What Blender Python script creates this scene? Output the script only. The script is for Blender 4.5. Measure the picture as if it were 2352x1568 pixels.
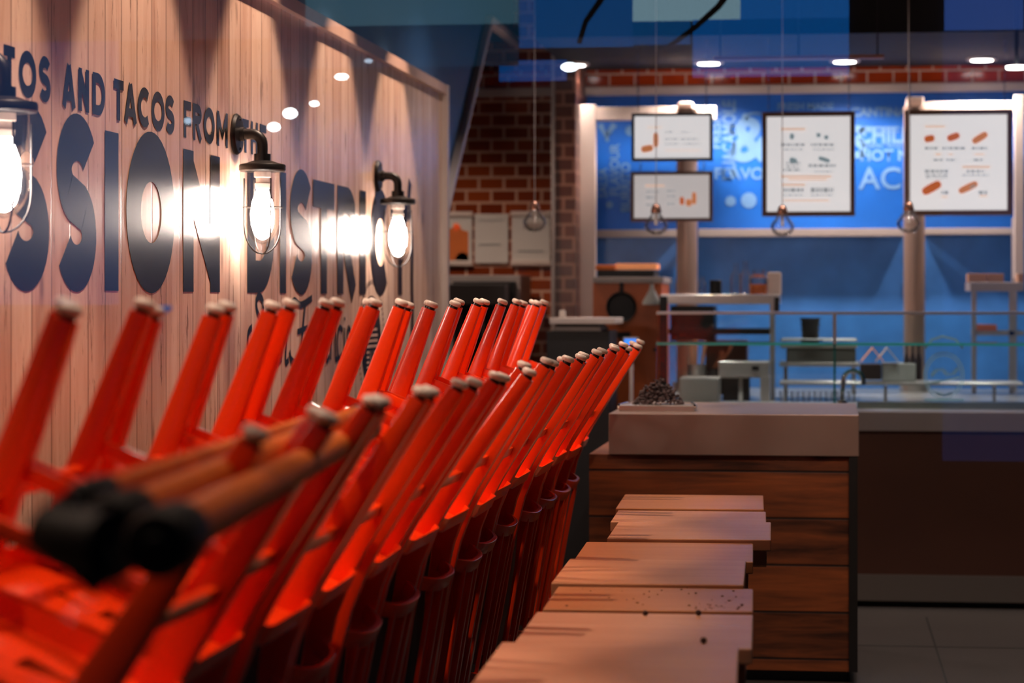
import bpy, bmesh, math, random
from mathutils import Vector, Matrix
R = random.Random(7)
for o in list(bpy.data.objects): bpy.data.objects.remove(o)
C = bpy.context.scene.collection
PI = math.pi
# ------------------------------------------------------------------ camera
F = 5553.0; CX = 1176.0; HY = 690.0; H = 1.37
TH = math.atan((1900 - CX) / F)                       # the side wall vanishes right of the frame's middle
cam = bpy.data.objects.new('camera', bpy.data.cameras.new('camera')); C.objects.link(cam)
cam.location = (0, 0, H); cam.rotation_euler = (PI/2, 0, TH)
cam.data.sensor_width = 36; cam.data.lens = 36 * F / 2352
cam.data.shift_y = -(784 - HY) / 2352
cam.data.clip_start = 0.02; cam.data.clip_end = 200
cam.data.dof.use_dof = True; cam.data.dof.focus_distance = 6.6; cam.data.dof.aperture_fstop = 3.6
bpy.context.scene.camera = cam
# ------------------------------------------------------------------ world, exposure
w = bpy.data.worlds.new('world'); bpy.context.scene.world = w; w.use_nodes = True
w.node_tree.nodes['Background'].inputs[0].default_value = (0.02, 0.06, 0.16, 1)
w.node_tree.nodes['Background'].inputs[1].default_value = 0.12
vs = bpy.context.scene.view_settings
vs.view_transform = 'Standard'; vs.look = 'None'; vs.gamma = 1; vs.use_curve_mapping = False; vs.exposure = 0.0
bpy.context.scene.cycles.max_bounces = 8
bpy.context.scene.cycles.transparent_max_bounces = 24
BULB = 120.0          # wall lamp bulbs
DOWN = 185.0           # recessed downlights over the chairs, watts
TABL = 60.0
KITCH = 105.0          # downlights over the serving counter, watts
def light(name, kind, loc, energy, col, parent=None, **k):
    d = bpy.data.lights.new(name, kind); d.energy = energy; d.color = col
    for a, b in k.items(): setattr(d, a, b)
    o = bpy.data.objects.new(name, d); C.objects.link(o); o.location = loc
    if parent: o.parent = parent
    return o
# ------------------------------------------------------------------ helpers
def ray(px, py):
    u = (px - CX) / F; v = (HY - py) / F
    c, s = math.cos(TH), math.sin(TH)
    return u * c - s, u * s + c, v
def P(px, py, Y):                                     # the point at depth Y seen at that pixel
    x, y, z = ray(px, py); k = Y / y
    return Vector((x * k, Y, H + z * k))
def PZ(px, py, Z):                                    # the point at height Z
    x, y, z = ray(px, py); k = (Z - H) / z
    return Vector((x * k, y * k, Z))
def PW(px, py, X):                                    # the point on the plane of the side wall
    x, y, z = ray(px, py); k = X / x
    return Vector((X, y * k, H + z * k))
def lin(r, g, b):
    f = lambda c: (c/255/12.92) if c/255 <= .04045 else ((c/255 + .055)/1.055)**2.4
    return (f(r), f(g), f(b), 1)
def link(o, parent=None, label=None, cat=None, group=None, kind=None):
    if o.name not in C.objects: C.objects.link(o)
    if parent: o.parent = parent
    if label: o['label'] = label
    if cat: o['category'] = cat
    if group: o['group'] = group
    if kind: o['kind'] = kind
    return o
def thing(name, label, cat, loc=(0,0,0), rot=(0,0,0), group=None):
    o = bpy.data.objects.new(name, None); o.location = loc; o.rotation_euler = rot; o.empty_display_size = .05
    return link(o, None, label, cat, group)
class MB:
    def __init__(s): s.b = bmesh.new()
    def box(s, x0, x1, y0, y1, z0, z1, M=None):
        v = [s.b.verts.new((x, y, z)) for x in (x0, x1) for y in (y0, y1) for z in (z0, z1)]
        for f in ((0,1,3,2),(4,6,7,5),(0,4,5,1),(2,3,7,6),(0,2,6,4),(1,5,7,3)): s.b.faces.new([v[i] for i in f])
        if M:
            for q in v: q.co = M @ q.co
        return s
    def loft(s, rings, cap=True, closed=True):
        rs = [[s.b.verts.new(p) for p in r] for r in rings]
        n = len(rs[0])
        for a, b in zip(rs, rs[1:]):
            for i in range(n if closed else n-1):
                s.b.faces.new((a[i], a[(i+1) % n], b[(i+1) % n], b[i]))
        if cap and closed:
            s.b.faces.new(rs[0][::-1]); s.b.faces.new(rs[-1])
        return s
    def tube(s, pts, r, n=10, cap=True, rx=None, up=None):      # r number or list; rx gives (half width, half depth) boxes with soft corners
        pts = [Vector(p) for p in pts]; rings = []
        a = None
        for i, p in enumerate(pts):
            t = (pts[min(i+1, len(pts)-1)] - pts[max(i-1, 0)]).normalized()
            if a is None:
                a = Vector(up) if up else (Vector((0,0,1)) if abs(t.z) < .9 else Vector((1,0,0)))
            a = (a - t * a.dot(t)).normalized(); b = t.cross(a)
            rr = r[i] if isinstance(r, (list, tuple)) else r
            ring = []
            if rx:
                q = rx[i] if isinstance(rx[0], (list, tuple)) else rx
                c = min(q)*.22
                for sx, sy, fl in ((1,1,0),(-1,1,1),(-1,-1,0),(1,-1,1)):
                    e = [(q[0], q[1]-c), (q[0]-c*.3, q[1]-c*.3), (q[0]-c, q[1])]
                    for u, v in (e[::-1] if fl else e): ring.append(p + a*sx*u + b*sy*v)
                rings.append(ring); continue
            for k in range(n):
                an = 2*PI*(k + .5)/n; ca, sa = math.cos(an), math.sin(an)
                if rx:
                    q = rx[i] if isinstance(rx[0], (list, tuple)) else rx
                    ring.append(p + a*ca*q[0] + b*sa*q[1])
                else: ring.append(p + (a*ca + b*sa)*rr)
            rings.append(ring)
        return s.loft(rings, cap)
    def lathe(s, prof, n=24, c=(0,0,0), M=None):
        c = Vector(c); rings = []
        for r, z in prof: rings.append([c + Vector((r*math.cos(2*PI*k/n), r*math.sin(2*PI*k/n), z)) for k in range(n)])
        if M: rings = [[M @ p for p in q] for q in rings]
        return s.loft(rings, cap=(prof[0][0] > 1e-5 and prof[-1][0] > 1e-5 and False) or True)
    def prism(s, poly, f0, f1):                       # poly in 2D, f0 / f1 map to both sides
        a = [s.b.verts.new(f0(*p)) for p in poly]; b = [s.b.verts.new(f1(*p)) for p in poly]
        n = len(poly)
        for i in range(n): s.b.faces.new((a[i], a[(i+1) % n], b[(i+1) % n], b[i]))
        s.b.faces.new(a[::-1]); s.b.faces.new(b)
        return s
    def ball(s, c, r, sc=(1,1,1), seg=16):
        m = Matrix.Translation(Vector(c)) @ Matrix.Diagonal((r*sc[0], r*sc[1], r*sc[2], 1))
        bmesh.ops.create_uvsphere(s.b, u_segments=seg, v_segments=max(6, seg//2), radius=1, matrix=m)
        return s
    def build(s, name, mat, parent=None, smooth=False, bevel=0, label=None, cat=None, group=None, kind=None, loc=None, rot=None, **k):
        bmesh.ops.recalc_face_normals(s.b, faces=s.b.faces)
        me = bpy.data.meshes.new(name); s.b.to_mesh(me); s.b.free()
        me.materials.append(mat)
        if smooth:
            for p in me.polygons: p.use_smooth = True
            me.set_sharp_from_angle(angle=math.radians(40))
        o = bpy.data.objects.new(name, me)
        if loc is not None: o.location = loc
        if rot is not None: o.rotation_euler = rot
        if bevel:
            m = o.modifiers.new('bevel', 'BEVEL'); m.width = bevel; m.segments = 2; m.limit_method = 'ANGLE'
        return link(o, parent, label, cat, group, kind)
# ------------------------------------------------------------------ materials
def mat(name, col, rough=.5, metal=0, coat=0, emit=None, es=0, ior=1.5, spec=None, noise=0, nscale=8, bump=0, bscale=60, trans=0):
    m = bpy.data.materials.new(name); m.use_nodes = True; N = m.node_tree.nodes; L = m.node_tree.links; b = N['Principled BSDF']
    b.inputs['Base Color'].default_value = col; b.inputs['Roughness'].default_value = rough
    b.inputs['Metallic'].default_value = metal; b.inputs['Coat Weight'].default_value = coat; b.inputs['Coat Roughness'].default_value = .08
    b.inputs['IOR'].default_value = ior; b.inputs['Transmission Weight'].default_value = trans
    if emit: b.inputs['Emission Color'].default_value = emit; b.inputs['Emission Strength'].default_value = es
    tc = N.new('ShaderNodeTexCoord')
    n = N.new('ShaderNodeTexNoise'); n.inputs['Scale'].default_value = nscale; n.inputs['Detail'].default_value = 5
    L.new(tc.outputs['Object'], n.inputs['Vector'])
    mx = N.new('ShaderNodeMix'); mx.data_type = 'RGBA'
    mx.inputs[6].default_value = tuple(c*(1-noise) for c in col[:3])+(1,); mx.inputs[7].default_value = tuple(min(1, c*(1+noise)) for c in col[:3])+(1,)
    L.new(n.outputs['Fac'], mx.inputs[0]); L.new(mx.outputs[2], b.inputs['Base Color'])
    if bump:
        n2 = N.new('ShaderNodeTexNoise'); n2.inputs['Scale'].default_value = bscale; L.new(tc.outputs['Object'], n2.inputs['Vector'])
        bp = N.new('ShaderNodeBump'); bp.inputs['Strength'].default_value = bump; bp.inputs['Distance'].default_value = .01
        L.new(n2.outputs['Fac'], bp.inputs['Height']); L.new(bp.outputs['Normal'], b.inputs['Normal'])
    return m
def math_(N, L, op, a, b=None, c=None):
    n = N.new('ShaderNodeMath'); n.operation = op
    for i, v in enumerate((a, b, c)):
        if v is None: continue
        if isinstance(v, (int, float)): n.inputs[i].default_value = v
        else: L.new(v, n.inputs[i])
    return n.outputs[0]
def planks(name, cols, w, pax, gax, rough=.4, coat=0, seam=.012, gs=(40, 2.5), dark=(.03,.02,.015,1), knots=.0, offs=0.0, peel=0, bump=.15, vary=.5, seamdark=.8, spread=.55):
    """planks side by side along axis pax, grain running along gax"""
    m = bpy.data.materials.new(name); m.use_nodes = True; N = m.node_tree.nodes; L = m.node_tree.links; b = N['Principled BSDF']
    b.inputs['Roughness'].default_value = rough; b.inputs['Coat Weight'].default_value = coat; b.inputs['Coat Roughness'].default_value = .2
    tc = N.new('ShaderNodeTexCoord'); sp = N.new('ShaderNodeSeparateXYZ'); L.new(tc.outputs['Object'], sp.inputs[0])
    q = math_(N, L, 'DIVIDE', math_(N, L, 'ADD', sp.outputs[pax], offs + 50), w)
    idn = math_(N, L, 'FLOOR', q); fr = math_(N, L, 'FRACT', q)
    wn = N.new('ShaderNodeTexWhiteNoise'); wn.noise_dimensions = '1D'; L.new(idn, wn.inputs['W'])
    # grain coordinates
    mp = N.new('ShaderNodeMapping'); sc = [gs[0]]*3; sc[gax] = gs[1]; mp.inputs['Scale'].default_value = sc
    ad = N.new('ShaderNodeVectorMath'); ad.operation = 'ADD'; L.new(tc.outputs['Object'], ad.inputs[0])
    cb = N.new('ShaderNodeCombineXYZ'); 
    for i in range(3): L.new(math_(N, L, 'MULTIPLY', wn.outputs['Value'], 7.0 + i), cb.inputs[i])
    L.new(cb.outputs[0], ad.inputs[1]); L.new(ad.outputs[0], mp.inputs['Vector'])
    n = N.new('ShaderNodeTexNoise'); n.inputs['Scale'].default_value = 1; n.inputs['Detail'].default_value = 7; n.inputs['Roughness'].default_value = .62; n.inputs['Distortion'].default_value = .5
    L.new(mp.outputs[0], n.inputs['Vector'])
    f = math_(N, L, 'ADD', math_(N, L, 'MULTIPLY', math_(N, L, 'SUBTRACT', n.outputs['Fac'], .5), 1.0/ spread), math_(N, L, 'MULTIPLY_ADD', wn.outputs['Value'], vary, .5 - vary/2))
    cr = N.new('ShaderNodeValToRGB'); e = cr.color_ramp.elements
    while len(e) < len(cols): e.new(.5)
    for i, c in enumerate(cols): e[i].position = i/(len(cols)-1); e[i].color = c
    L.new(f, cr.inputs[0]); col = cr.outputs[0]
    def over(col, fac, c2):
        mx = N.new('ShaderNodeMix'); mx.data_type = 'RGBA'; L.new(fac, mx.inputs[0]); L.new(col, mx.inputs[6]); mx.inputs[7].default_value = c2
        return mx.outputs[2]
    if peel:
        m2 = N.new('ShaderNodeMapping'); s2 = [34]*3; s2[gax] = 4.5; m2.inputs['Scale'].default_value = s2; L.new(ad.outputs[0], m2.inputs['Vector'])
        n2 = N.new('ShaderNodeTexNoise'); n2.inputs['Scale'].default_value = 1; n2.inputs['Detail'].default_value = 9; n2.inputs['Roughness'].default_value = .75; L.new(m2.outputs[0], n2.inputs['Vector'])
        mr = N.new('ShaderNodeMapRange'); mr.inputs[1].default_value = .58; mr.inputs[2].default_value = .64; mr.inputs[4].default_value = peel; L.new(n2.outputs['Fac'], mr.inputs[0])
        col = over(col, mr.outputs[0], dark)
    if knots:
        v = N.new('ShaderNodeTexVoronoi'); v.inputs['Scale'].default_value = 1; m3 = N.new('ShaderNodeMapping'); s3 = [7]*3; s3[gax] = 2.6; m3.inputs['Scale'].default_value = s3
        L.new(ad.outputs[0], m3.inputs['Vector']); L.new(m3.outputs[0], v.inputs['Vector'])
        mr = N.new('ShaderNodeMapRange'); mr.inputs[1].default_value = .16; mr.inputs[2].default_value = .04; mr.inputs[4].default_value = knots; L.new(v.outputs['Distance'], mr.inputs[0])
        col = over(col, mr.outputs[0], dark)
    if gax == 0 and pax == 1:
        oi = N.new('ShaderNodeObjectInfo'); hv = N.new('ShaderNodeHueSaturation')
        L.new(math_(N, L, 'MULTIPLY_ADD', oi.outputs['Random'], .34, .80), hv.inputs['Value']); L.new(math_(N, L, 'MULTIPLY_ADD', oi.outputs['Random'], -.3, 1.15), hv.inputs['Saturation'])
        L.new(col, hv.inputs['Color']); col = hv.outputs['Color']
        ofs = N.new('ShaderNodeCombineXYZ'); [L.new(math_(N, L, 'MULTIPLY', oi.outputs['Random'], 31.0), ofs.inputs[q]) for q in range(3)]
        L.new(ofs.outputs[0], mp.inputs['Location'])
    if seam:
        ed = math_(N, L, 'SUBTRACT', .5, math_(N, L, 'ABSOLUTE', math_(N, L, 'SUBTRACT', fr, .5)))
        mr = N.new('ShaderNodeMapRange'); mr.inputs[1].default_value = seam; mr.inputs[2].default_value = seam*.3; mr.inputs[4].default_value = seamdark; L.new(ed, mr.inputs[0])
        col = over(col, mr.outputs[0], dark)
        hh = math_(N, L, 'SUBTRACT', math_(N, L, 'MULTIPLY', n.outputs['Fac'], .25), mr.outputs[0])
    else: hh = n.outputs['Fac']
    L.new(col, b.inputs['Base Color'])
    bp = N.new('ShaderNodeBump'); bp.inputs['Strength'].default_value = bump; bp.inputs['Distance'].default_value = .003
    L.new(hh, bp.inputs['Height']); L.new(bp.outputs['Normal'], b.inputs['Normal'])
    return m
def glass(name, tint=(1,1,1,1), refl=1.0, rough=.0, base=.0):
    """thin clear glass: see-through with Fresnel reflection"""
    m = bpy.data.materials.new(name); m.use_nodes = True; N = m.node_tree.nodes; L = m.node_tree.links
    N.remove(N['Principled BSDF']); out = N['Material Output']
    t = N.new('ShaderNodeBsdfTransparent'); t.inputs[0].default_value = tint
    g = N.new('ShaderNodeBsdfGlossy'); g.inputs['Roughness'].default_value = rough
    fr = N.new('ShaderNodeFresnel'); fr.inputs[0].default_value = 1.45
    mx = N.new('ShaderNodeMixShader')
    L.new(math_(N, L, 'MULTIPLY_ADD', fr.outputs[0], refl, base), mx.inputs[0]); L.new(t.outputs[0], mx.inputs[1]); L.new(g.outputs[0], mx.inputs[2]); L.new(mx.outputs[0], out.inputs[0])
    return m
def bricks(name, c1, c2, mortar, bw, bh, ms, rough=.12):
    m = bpy.data.materials.new(name); m.use_nodes = True; N = m.node_tree.nodes; L = m.node_tree.links; b = N['Principled BSDF']
    tc = N.new('ShaderNodeTexCoord'); sp = N.new('ShaderNodeSeparateXYZ'); L.new(tc.outputs['Object'], sp.inputs[0])
    cb = N.new('ShaderNodeCombineXYZ'); L.new(math_(N, L, 'ADD', sp.outputs[0], sp.outputs[1]), cb.inputs[0]); L.new(sp.outputs[2], cb.inputs[1])
    t = N.new('ShaderNodeTexBrick'); L.new(cb.outputs[0], t.inputs['Vector'])
    t.inputs['Color1'].default_value = c1; t.inputs['Color2'].default_value = c2; t.inputs['Mortar'].default_value = mortar
    t.inputs['Scale'].default_value = 1; t.inputs['Mortar Size'].default_value = ms; t.inputs['Brick Width'].default_value = bw; t.inputs['Row Height'].default_value = bh
    L.new(t.outputs['Color'], b.inputs['Base Color']); b.inputs['Roughness'].default_value = rough
    n = N.new('ShaderNodeTexNoise'); n.inputs['Scale'].default_value = 9; L.new(tc.outputs['Object'], n.inputs['Vector'])
    bp = N.new('ShaderNodeBump'); bp.inputs['Strength'].default_value = .35; bp.inputs['Distance'].default_value = .01
    L.new(math_(N, L, 'SUBTRACT', math_(N, L, 'MULTIPLY', n.outputs['Fac'], .4), t.outputs['Fac']), bp.inputs['Height']); L.new(bp.outputs['Normal'], b.inputs['Normal'])
    return m
WALLW = planks('whitewashed_planks', [lin(160,118,96), lin(208,168,144), lin(228,194,170), lin(240,212,190)], .142, 1, 2, rough=.27, coat=0, seam=.05, spread=.8,
               dark=lin(96,66,50), peel=.72, offs=.02, bump=.25, vary=.45, gs=(13, 1.3), knots=.6, seamdark=.55)
TOPW = planks('pale_table_wood', [lin(158,94,58), lin(192,132,94), lin(210,152,116), lin(220,166,134)], .6, 1, 0, rough=.33, coat=.05, seam=0, gs=(18, 1.6), dark=lin(120,70,45), bump=.02, vary=.25, seamdark=.3, spread=1.15)
DARKW = planks('dark_reclaimed_planks', [lin(52,26,14), lin(104,56,30), lin(140,76,38), lin(168,92,46)], .168, 2, 0, rough=.5, seam=.035, gs=(24, 2.2), dark=lin(12,8,8), knots=.9, bump=.3, offs=-.02, vary=.4, seamdark=1)
POLEW = mat('warm_pole_wood', lin(214,104,22), .6, noise=.3, nscale=14)
ORANGE = mat('orange_enamel', lin(255,66,4),   .3, coat=.42, noise=.06, nscale=5)
GLIDE = mat('white_plastic', lin(225,212,200), .35, noise=.05)
BLACK = mat('black_metal', lin(30,27,27), .42, noise=.15, bump=.05)
BLACKM = mat('black_satin', lin(16,16,18), .55, noise=.2)
RUBBER = mat('black_rubber', lin(9,9,10), .6, noise=.2)
INK = mat('black_lettering', lin(20,20,22), .27, ior=1.24, noise=.15, nscale=40)
WOODINK = mat('pale_print', lin(205,165,145), .4)
STEEL = mat('brushed_steel', lin(196,190,186), .28, metal=.72, noise=.08, bump=.03)
STEELP = mat('worn_zinc_sheet', lin(156,134,124), .42, metal=.4, noise=.22, nscale=3.5, bump=.03)
CHROME = mat('chrome', lin(230,230,230), .1, metal=1)
BLUEW = mat('blue_paint', lin(52,96,142), .5, noise=.1, nscale=2)
BLUED = mat('deep_blue_paint', lin(12,52,118), .5, noise=.2, nscale=2)
MURAL = mat('mural_blue', lin(22,104,205), .4, noise=.35, nscale=3.2)
MURALT = mat('mural_print', lin(104,152,204), .5, noise=.2, nscale=6)
WHITEP = mat('white_paint', lin(226,210,200), .45, noise=.05)
GREYP = mat('grey_paint', lin(160,150,146), .45, noise=.1)
BROWNP = mat('brown_laminate', lin(74,40,26), .5, noise=.25, nscale=2)
CEILM = mat('dark_ceiling_paint', lin(17,14,14), .8, noise=.2)
FLOORM = mat('grey_floor_tile', lin(74,69,66), .35, noise=.15, nscale=3)
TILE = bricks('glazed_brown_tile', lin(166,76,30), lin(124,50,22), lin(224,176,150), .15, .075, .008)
TILEO = bricks('glazed_orange_tile', lin(196,72,24), lin(170,56,18), lin(235,200,180), .15, .075, .006)
PAPER = mat('white_paper', lin(222,218,212), .7)
ORP = mat('orange_print', lin(226,120,52), .6, noise=.15)
GREYI = mat('grey_print', lin(148,152,154), .7)
GREYB = mat('backlit_grey_print', lin(148,152,154), .7, emit=(.34,.35,.36,1), es=.8)
COPPER = mat('orange_cabinet_paint', lin(196,98,46), .45, noise=.15)
TEALG = mat('green_glass_edge', lin(90,200,190), .15, emit=None, trans=0)
CERAM = mat('grey_ceramic', lin(170,172,168), .35, noise=.1)
FOIL = mat('dark_herb_leaves', lin(74,60,62), .7, noise=.3)
SCREENM = mat('board_light_panel', lin(235,232,228), .4, emit=(1,.97,.95,1), es=.72)
SCREENW = mat('board_light_panel_dim', lin(235,228,224), .4, emit=(1,.95,.92,1), es=.42)
LED = mat('downlight_lens', lin(255,255,255), .4, emit=(1,.9,.82,1), es=14)
BULBM = mat('glowing_bulb', lin(255,255,255), .4, emit=(1,.80,.66,1), es=BULB)
BLUES = mat('blue_screen', lin(20,90,220), .3, emit=(.05,.3,1,1), es=1.2)
CLEAR = glass('clear_glass', (1,1,1,1), .45, .02)
CLEARB = glass('bulb_glass', (1,1,1,1), .7, .05, .06)
GUARD = glass('guard_glass', (.86,.95,.95,1), 1.2, .0)
PANE = glass('shop_window_glass', (.97,.98,1,1), 1.0, .0, .06)
# ------------------------------------------------------------------ the setting
WX = -1.81                                            # plane of the side wall
def struct(mb, name, m, **k): return mb.build(name, m, kind='structure', **k)
struct(MB().box(-4.5, 4.5, .5, 15.2, -.05, 0), 'floor', FLOORM)
struct(MB().box(-4.5, 4.5, .5, 15.2, 3.25, 3.35), 'ceiling', CEILM)
struct(MB().box(4.0, 4.1, .5, 15.2, 0, 3.25), 'wall_right', BLUED)
WE = PW(1014, 600, WX).y                              # far end of the panelled stretch
WT = PW(1014, 217, WX).z
# blue wall beyond and above the planks, with a slanted opening
ya = PW(1023, 500, WX); yb = PW(1130, 45, WX); yc = PW(1208, 110, WX)
poly = [(.6, 0), (ya.y, 0), (ya.y, ya.z), (yb.y, yb.z), (14.6, yb.z), (14.6, 3.25), (.6, 3.25)]
mb = MB(); mb.prism(poly, lambda y, z: (WX-.03, y, z), lambda y, z: (WX-.16, y, z)); wl = struct(mb, 'wall_left', BLUEW)
mb = MB()
mb.tube([(WX-.02, ya.y, .0), (WX-.02, ya.y, ya.z)], 0, n=8, rx=(.012, .02))
mb.build('opening_edge_strip', GREYP, wl)
MB().tube([(WX-.02, ya.y, ya.z), (WX-.02, yb.y, yb.z)], 0, n=8, rx=(.022, .028)).build('opening_edge_strip', WHITEP, wl)
MB().tube([(WX-.02, yb.y, yb.z), (WX-.02, yc.y, yb.z)], 0, n=8, rx=(.022, .026)).build('opening_edge_strip', WHITEP, wl)
# plank cladding with its printed lettering
clad = MB().box(WX-.03, WX, .6, WE, 0, WT).build('wall_cladding', WALLW, wl)
MB().box(WX-.03, WX+.025, .6, WE+.02, WT, WT+.045).build('top_trim', mat('trim_wood', lin(196,160,140), .4, noise=.15), wl)
MB().box(WX-.03, WX+.03, WE, WE+.05, 0, WT+.045).build('end_trim', mat('end_trim_paint', lin(206,188,176), .35, metal=.2), wl)

def strip(mb, pts, t, f, closed=False):               # flat stroke of width t along 2D pts; t a number or a list
    STEP[0] = (STEP[0] + .00007) % .0014
    pts = [Vector(p) for p in pts]; n = len(pts); L_, R_ = [], []
    for i, p in enumerate(pts):
        a = pts[(i-1) % n] if (closed or i) else p; b = pts[(i+1) % n] if (closed or i < n-1) else p
        d = (b - a); d = d.normalized() if d.length > 1e-9 else Vector((1, 0)); nn = Vector((-d.y, d.x))
        tt = t[i] if isinstance(t, list) else t
        L_.append(f(*(p + nn*tt/2))); R_.append(f(*(p - nn*tt/2)))
    lv = [mb.b.verts.new(p) for p in L_]; rv = [mb.b.verts.new(p) for p in R_]
    for i in range(n if closed else n-1):
        j = (i+1) % n
        mb.b.faces.new((lv[i], lv[j], rv[j], rv[i]))
def arc(cx, cy, rx, ry, a0, a1, n=18): return [(cx + rx*math.cos(math.radians(a0+(a1-a0)*i/n)), cy + ry*math.sin(math.radians(a0+(a1-a0)*i/n))) for i in range(n+1)]
def glyph(mb, ch, x, y, w, h, t, f):                  # heavy geometric capitals built of strokes
    v = t*.92; s = lambda pts, tt=t, c=False: strip(mb, [(x+a, y+b) for a, b in pts], tt, f, c)
    if ch == 'I': s([(w/2, 0), (w/2, h)], w)
    elif ch == 'O': s(arc(w/2, h/2, w/2-t/2, h/2-v/2, 0, 360, 40)[:-1], t, True)
    elif ch == 'C': s(arc(w/2+.04*w, h/2, w/2-t/2, h/2-v/2, 48, 312, 30))
    elif ch == 'D': s([(t/2, 0), (t/2, h)]); s([(t*.5, h-v/2)] + arc(w*.42, h/2, w*.58-t/2, h/2-v/2, 90, -90, 24) + [(t*.5, v/2)], v)
    elif ch == 'N': s([(t/2, 0), (t/2, h)]); s([(w-t/2, 0), (w-t/2, h)]); s([(t*.5, h-t*.5), (w-t*.5, t*.5)], t*1.05)
    elif ch == 'M': s([(t/2, 0), (t/2, h)]); s([(w-t/2, 0), (w-t/2, h)]); s([(t/2, h-t*.3), (w/2, h*.3), (w-t/2, h-t*.3)])
    elif ch == 'T': s([(w/2, 0), (w/2, h)]); s([(0, h-v/2), (w, h-v/2)], v)
    elif ch == 'H': s([(t/2, 0), (t/2, h)]); s([(w-t/2, 0), (w-t/2, h)]); s([(0, h/2), (w, h/2)], v)
    elif ch == 'E': s([(t/2, 0), (t/2, h)]); [s([(0, q), (w, q)], v) for q in (v/2, h/2, h-v/2)]
    elif ch == 'F': s([(t/2, 0), (t/2, h)]); [s([(0, q), (w, q)], v) for q in (h/2-.04*h, h-v/2)]
    elif ch == 'A': s([(t*.45, 0), (w/2, h-t*.1)]); s([(w-t*.45, 0), (w/2, h-t*.1)]); s([(w*.2, h*.27), (w*.8, h*.27)], v*.9)
    elif ch == 'R':
        s([(t/2, 0), (t/2, h)]); s([(t*.5, h-v/2)] + arc(w*.5, h*.72, w*.46-t/2, h*.28-v/2, 90, -90, 16) + [(t*.5, h*.44+v/2)], v); s([(w*.42, h*.46), (w-t*.5, 0)], t*.95)
    elif ch == 'S':
        ry = (h - v)/4; a = arc(w*.51, h-v/2-ry, w/2-t/2, ry, 28, 238, 20); b = arc(w*.49, v/2+ry, w/2-t/2, ry, 58, -152, 20)
        s(a + b)
STEP = [0]
def onwall(d=.0012): return lambda a, b: (WX + d + STEP[0], a, H + b)
wy = lambda px: PW(px, 600, WX).y
big = MB(); f = onwall()
BIG = [('S',3,113,.115),('S',128,221,.115),('I',240,271,.11),('O',289,400,.135),('N',420,504,.112),('D',567,630,.112),('I',642,656,.1),('S',665,716,.115),('T',718,767,.105),('R',774,818,.11),('I',825,839,.11),('C',847,894,.12),('T',897,938,.1)]
for ch, a, b, t in BIG: glyph(big, ch, wy(a), .025, wy(b)-wy(a), .405 + (.02 if ch in 'OSC' else 0), t, f)
glyph(big, 'S', wy(3)-.42, .025, .33, .425, .115, f); glyph(big, 'I', wy(3)-.6, .025, .11, .405, .11, f)
big.build('large_lettering', INK, wl, label='large black printed wall lettering')
sm = MB()
for word in ([('T',7,33),('O',41.5,82),('S',88,115)], [('A',142,172),('N',179,203),('D',211,240)], [('T',260,282),('A',284,312),('C',314,344),('O',347,377),('S',379,400)],
             [('F',421,438),('R',442,463),('O',467,492),('M',497,522)], [('T',555,570),('H',575,591),('E',596,611)]):
    for ch, a, b in word: glyph(sm, ch, wy(a), .463, (wy(b)-wy(a)), .105, .027, f)
sm.build('small_lettering', INK, wl, label='small black printed lettering line')
scr = MB()                                            # the script line, as brush strokes
def brush(pts, t=.02): 
    q = []
    P_ = [Vector((PW(a, b, WX).y, PW(a, b, WX).z - H)) for a, b in pts]
    for i in range(len(P_)-1):
        p0, p1, p2, p3 = P_[max(i-1,0)], P_[i], P_[i+1], P_[min(i+2, len(P_)-1)]
        for k in range(6):
            u = k/6; q.append(.5*((2*p1)+(p2-p0)*u+(2*p0-5*p1+4*p2-p3)*u*u+(3*p1-p0-3*p2+p3)*u**3))
    q.append(P_[-1]); strip(scr, [tuple(a) for a in q], t, onwall(.0014))
brush([(604,716),(602,690),(594,680),(588,692),(590,716),(600,742),(602,780),(592,812),(578,818),(569,795),(570,765),(578,752)], .026)
brush([(632,760),(620,752),(612,790),(616,828),(626,820),(633,770),(633,820),(638,832),(644,820)], .022)
brush([(644,832),(648,765),(652,760),(656,772),(655,830),(662,826)], .022)
brush([(668,735),(664,708),(675,690),(690,700),(716,684)], .024); brush([(700,696),(694,760),(690,810),(680,832),(668,826),(664,806)], .026); brush([(682,762),(706,752)], .02)
brush([(716,748),(718,826)], .02); brush([(718,770),(726,748),(732,756)], .02); brush([(748,756),(738,752),(732,790),(736,826),(744,812),(748,760),(749,826),(755,818)], .02)
brush([(758,826),(760,756),(768,752),(770,822),(776,816)], .02); brush([(786,758),(778,752),(774,786),(777,822),(786,812)], .02); brush([(790,752),(790,818),(795,814)], .02); brush([(790,728),(790.5,736)], .02)
brush([(806,764),(799,752),(797,775),(805,795),(801,816),(795,810)], .02)
brush([(941,416),(938,470),(945,560),(945,640),(946,740),(943,800)], .07)
scr.build('script_lettering', INK, wl, label='black script lettering')
em = MB(); ec = PW(853, 788, WX)
em.prism(arc(ec.y, ec.z-H, .21, .19, 0, 360, 36)[:-1], lambda a, b: (WX+.0003, a, H+b), lambda a, b: (WX+.001, a, H+b))
for k in range(64):
    a = k/64*2*PI; strip(em, [(ec.y+.26*math.cos(a), ec.z-H+.235*math.sin(a)), (ec.y+.28*math.cos(a), ec.z-H+.255*math.sin(a))], .009, onwall(.0012))
em.build('round_emblem', INK, wl)
e2 = MB()
for w_, z_ in ((.11,.055),(.12,.032),(.12,.010),(.12,-.012)): strip(e2, [(ec.y-w_, ec.z-H+z_), (ec.y+w_, ec.z-H+z_)], .011, onwall(.0028))
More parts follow.
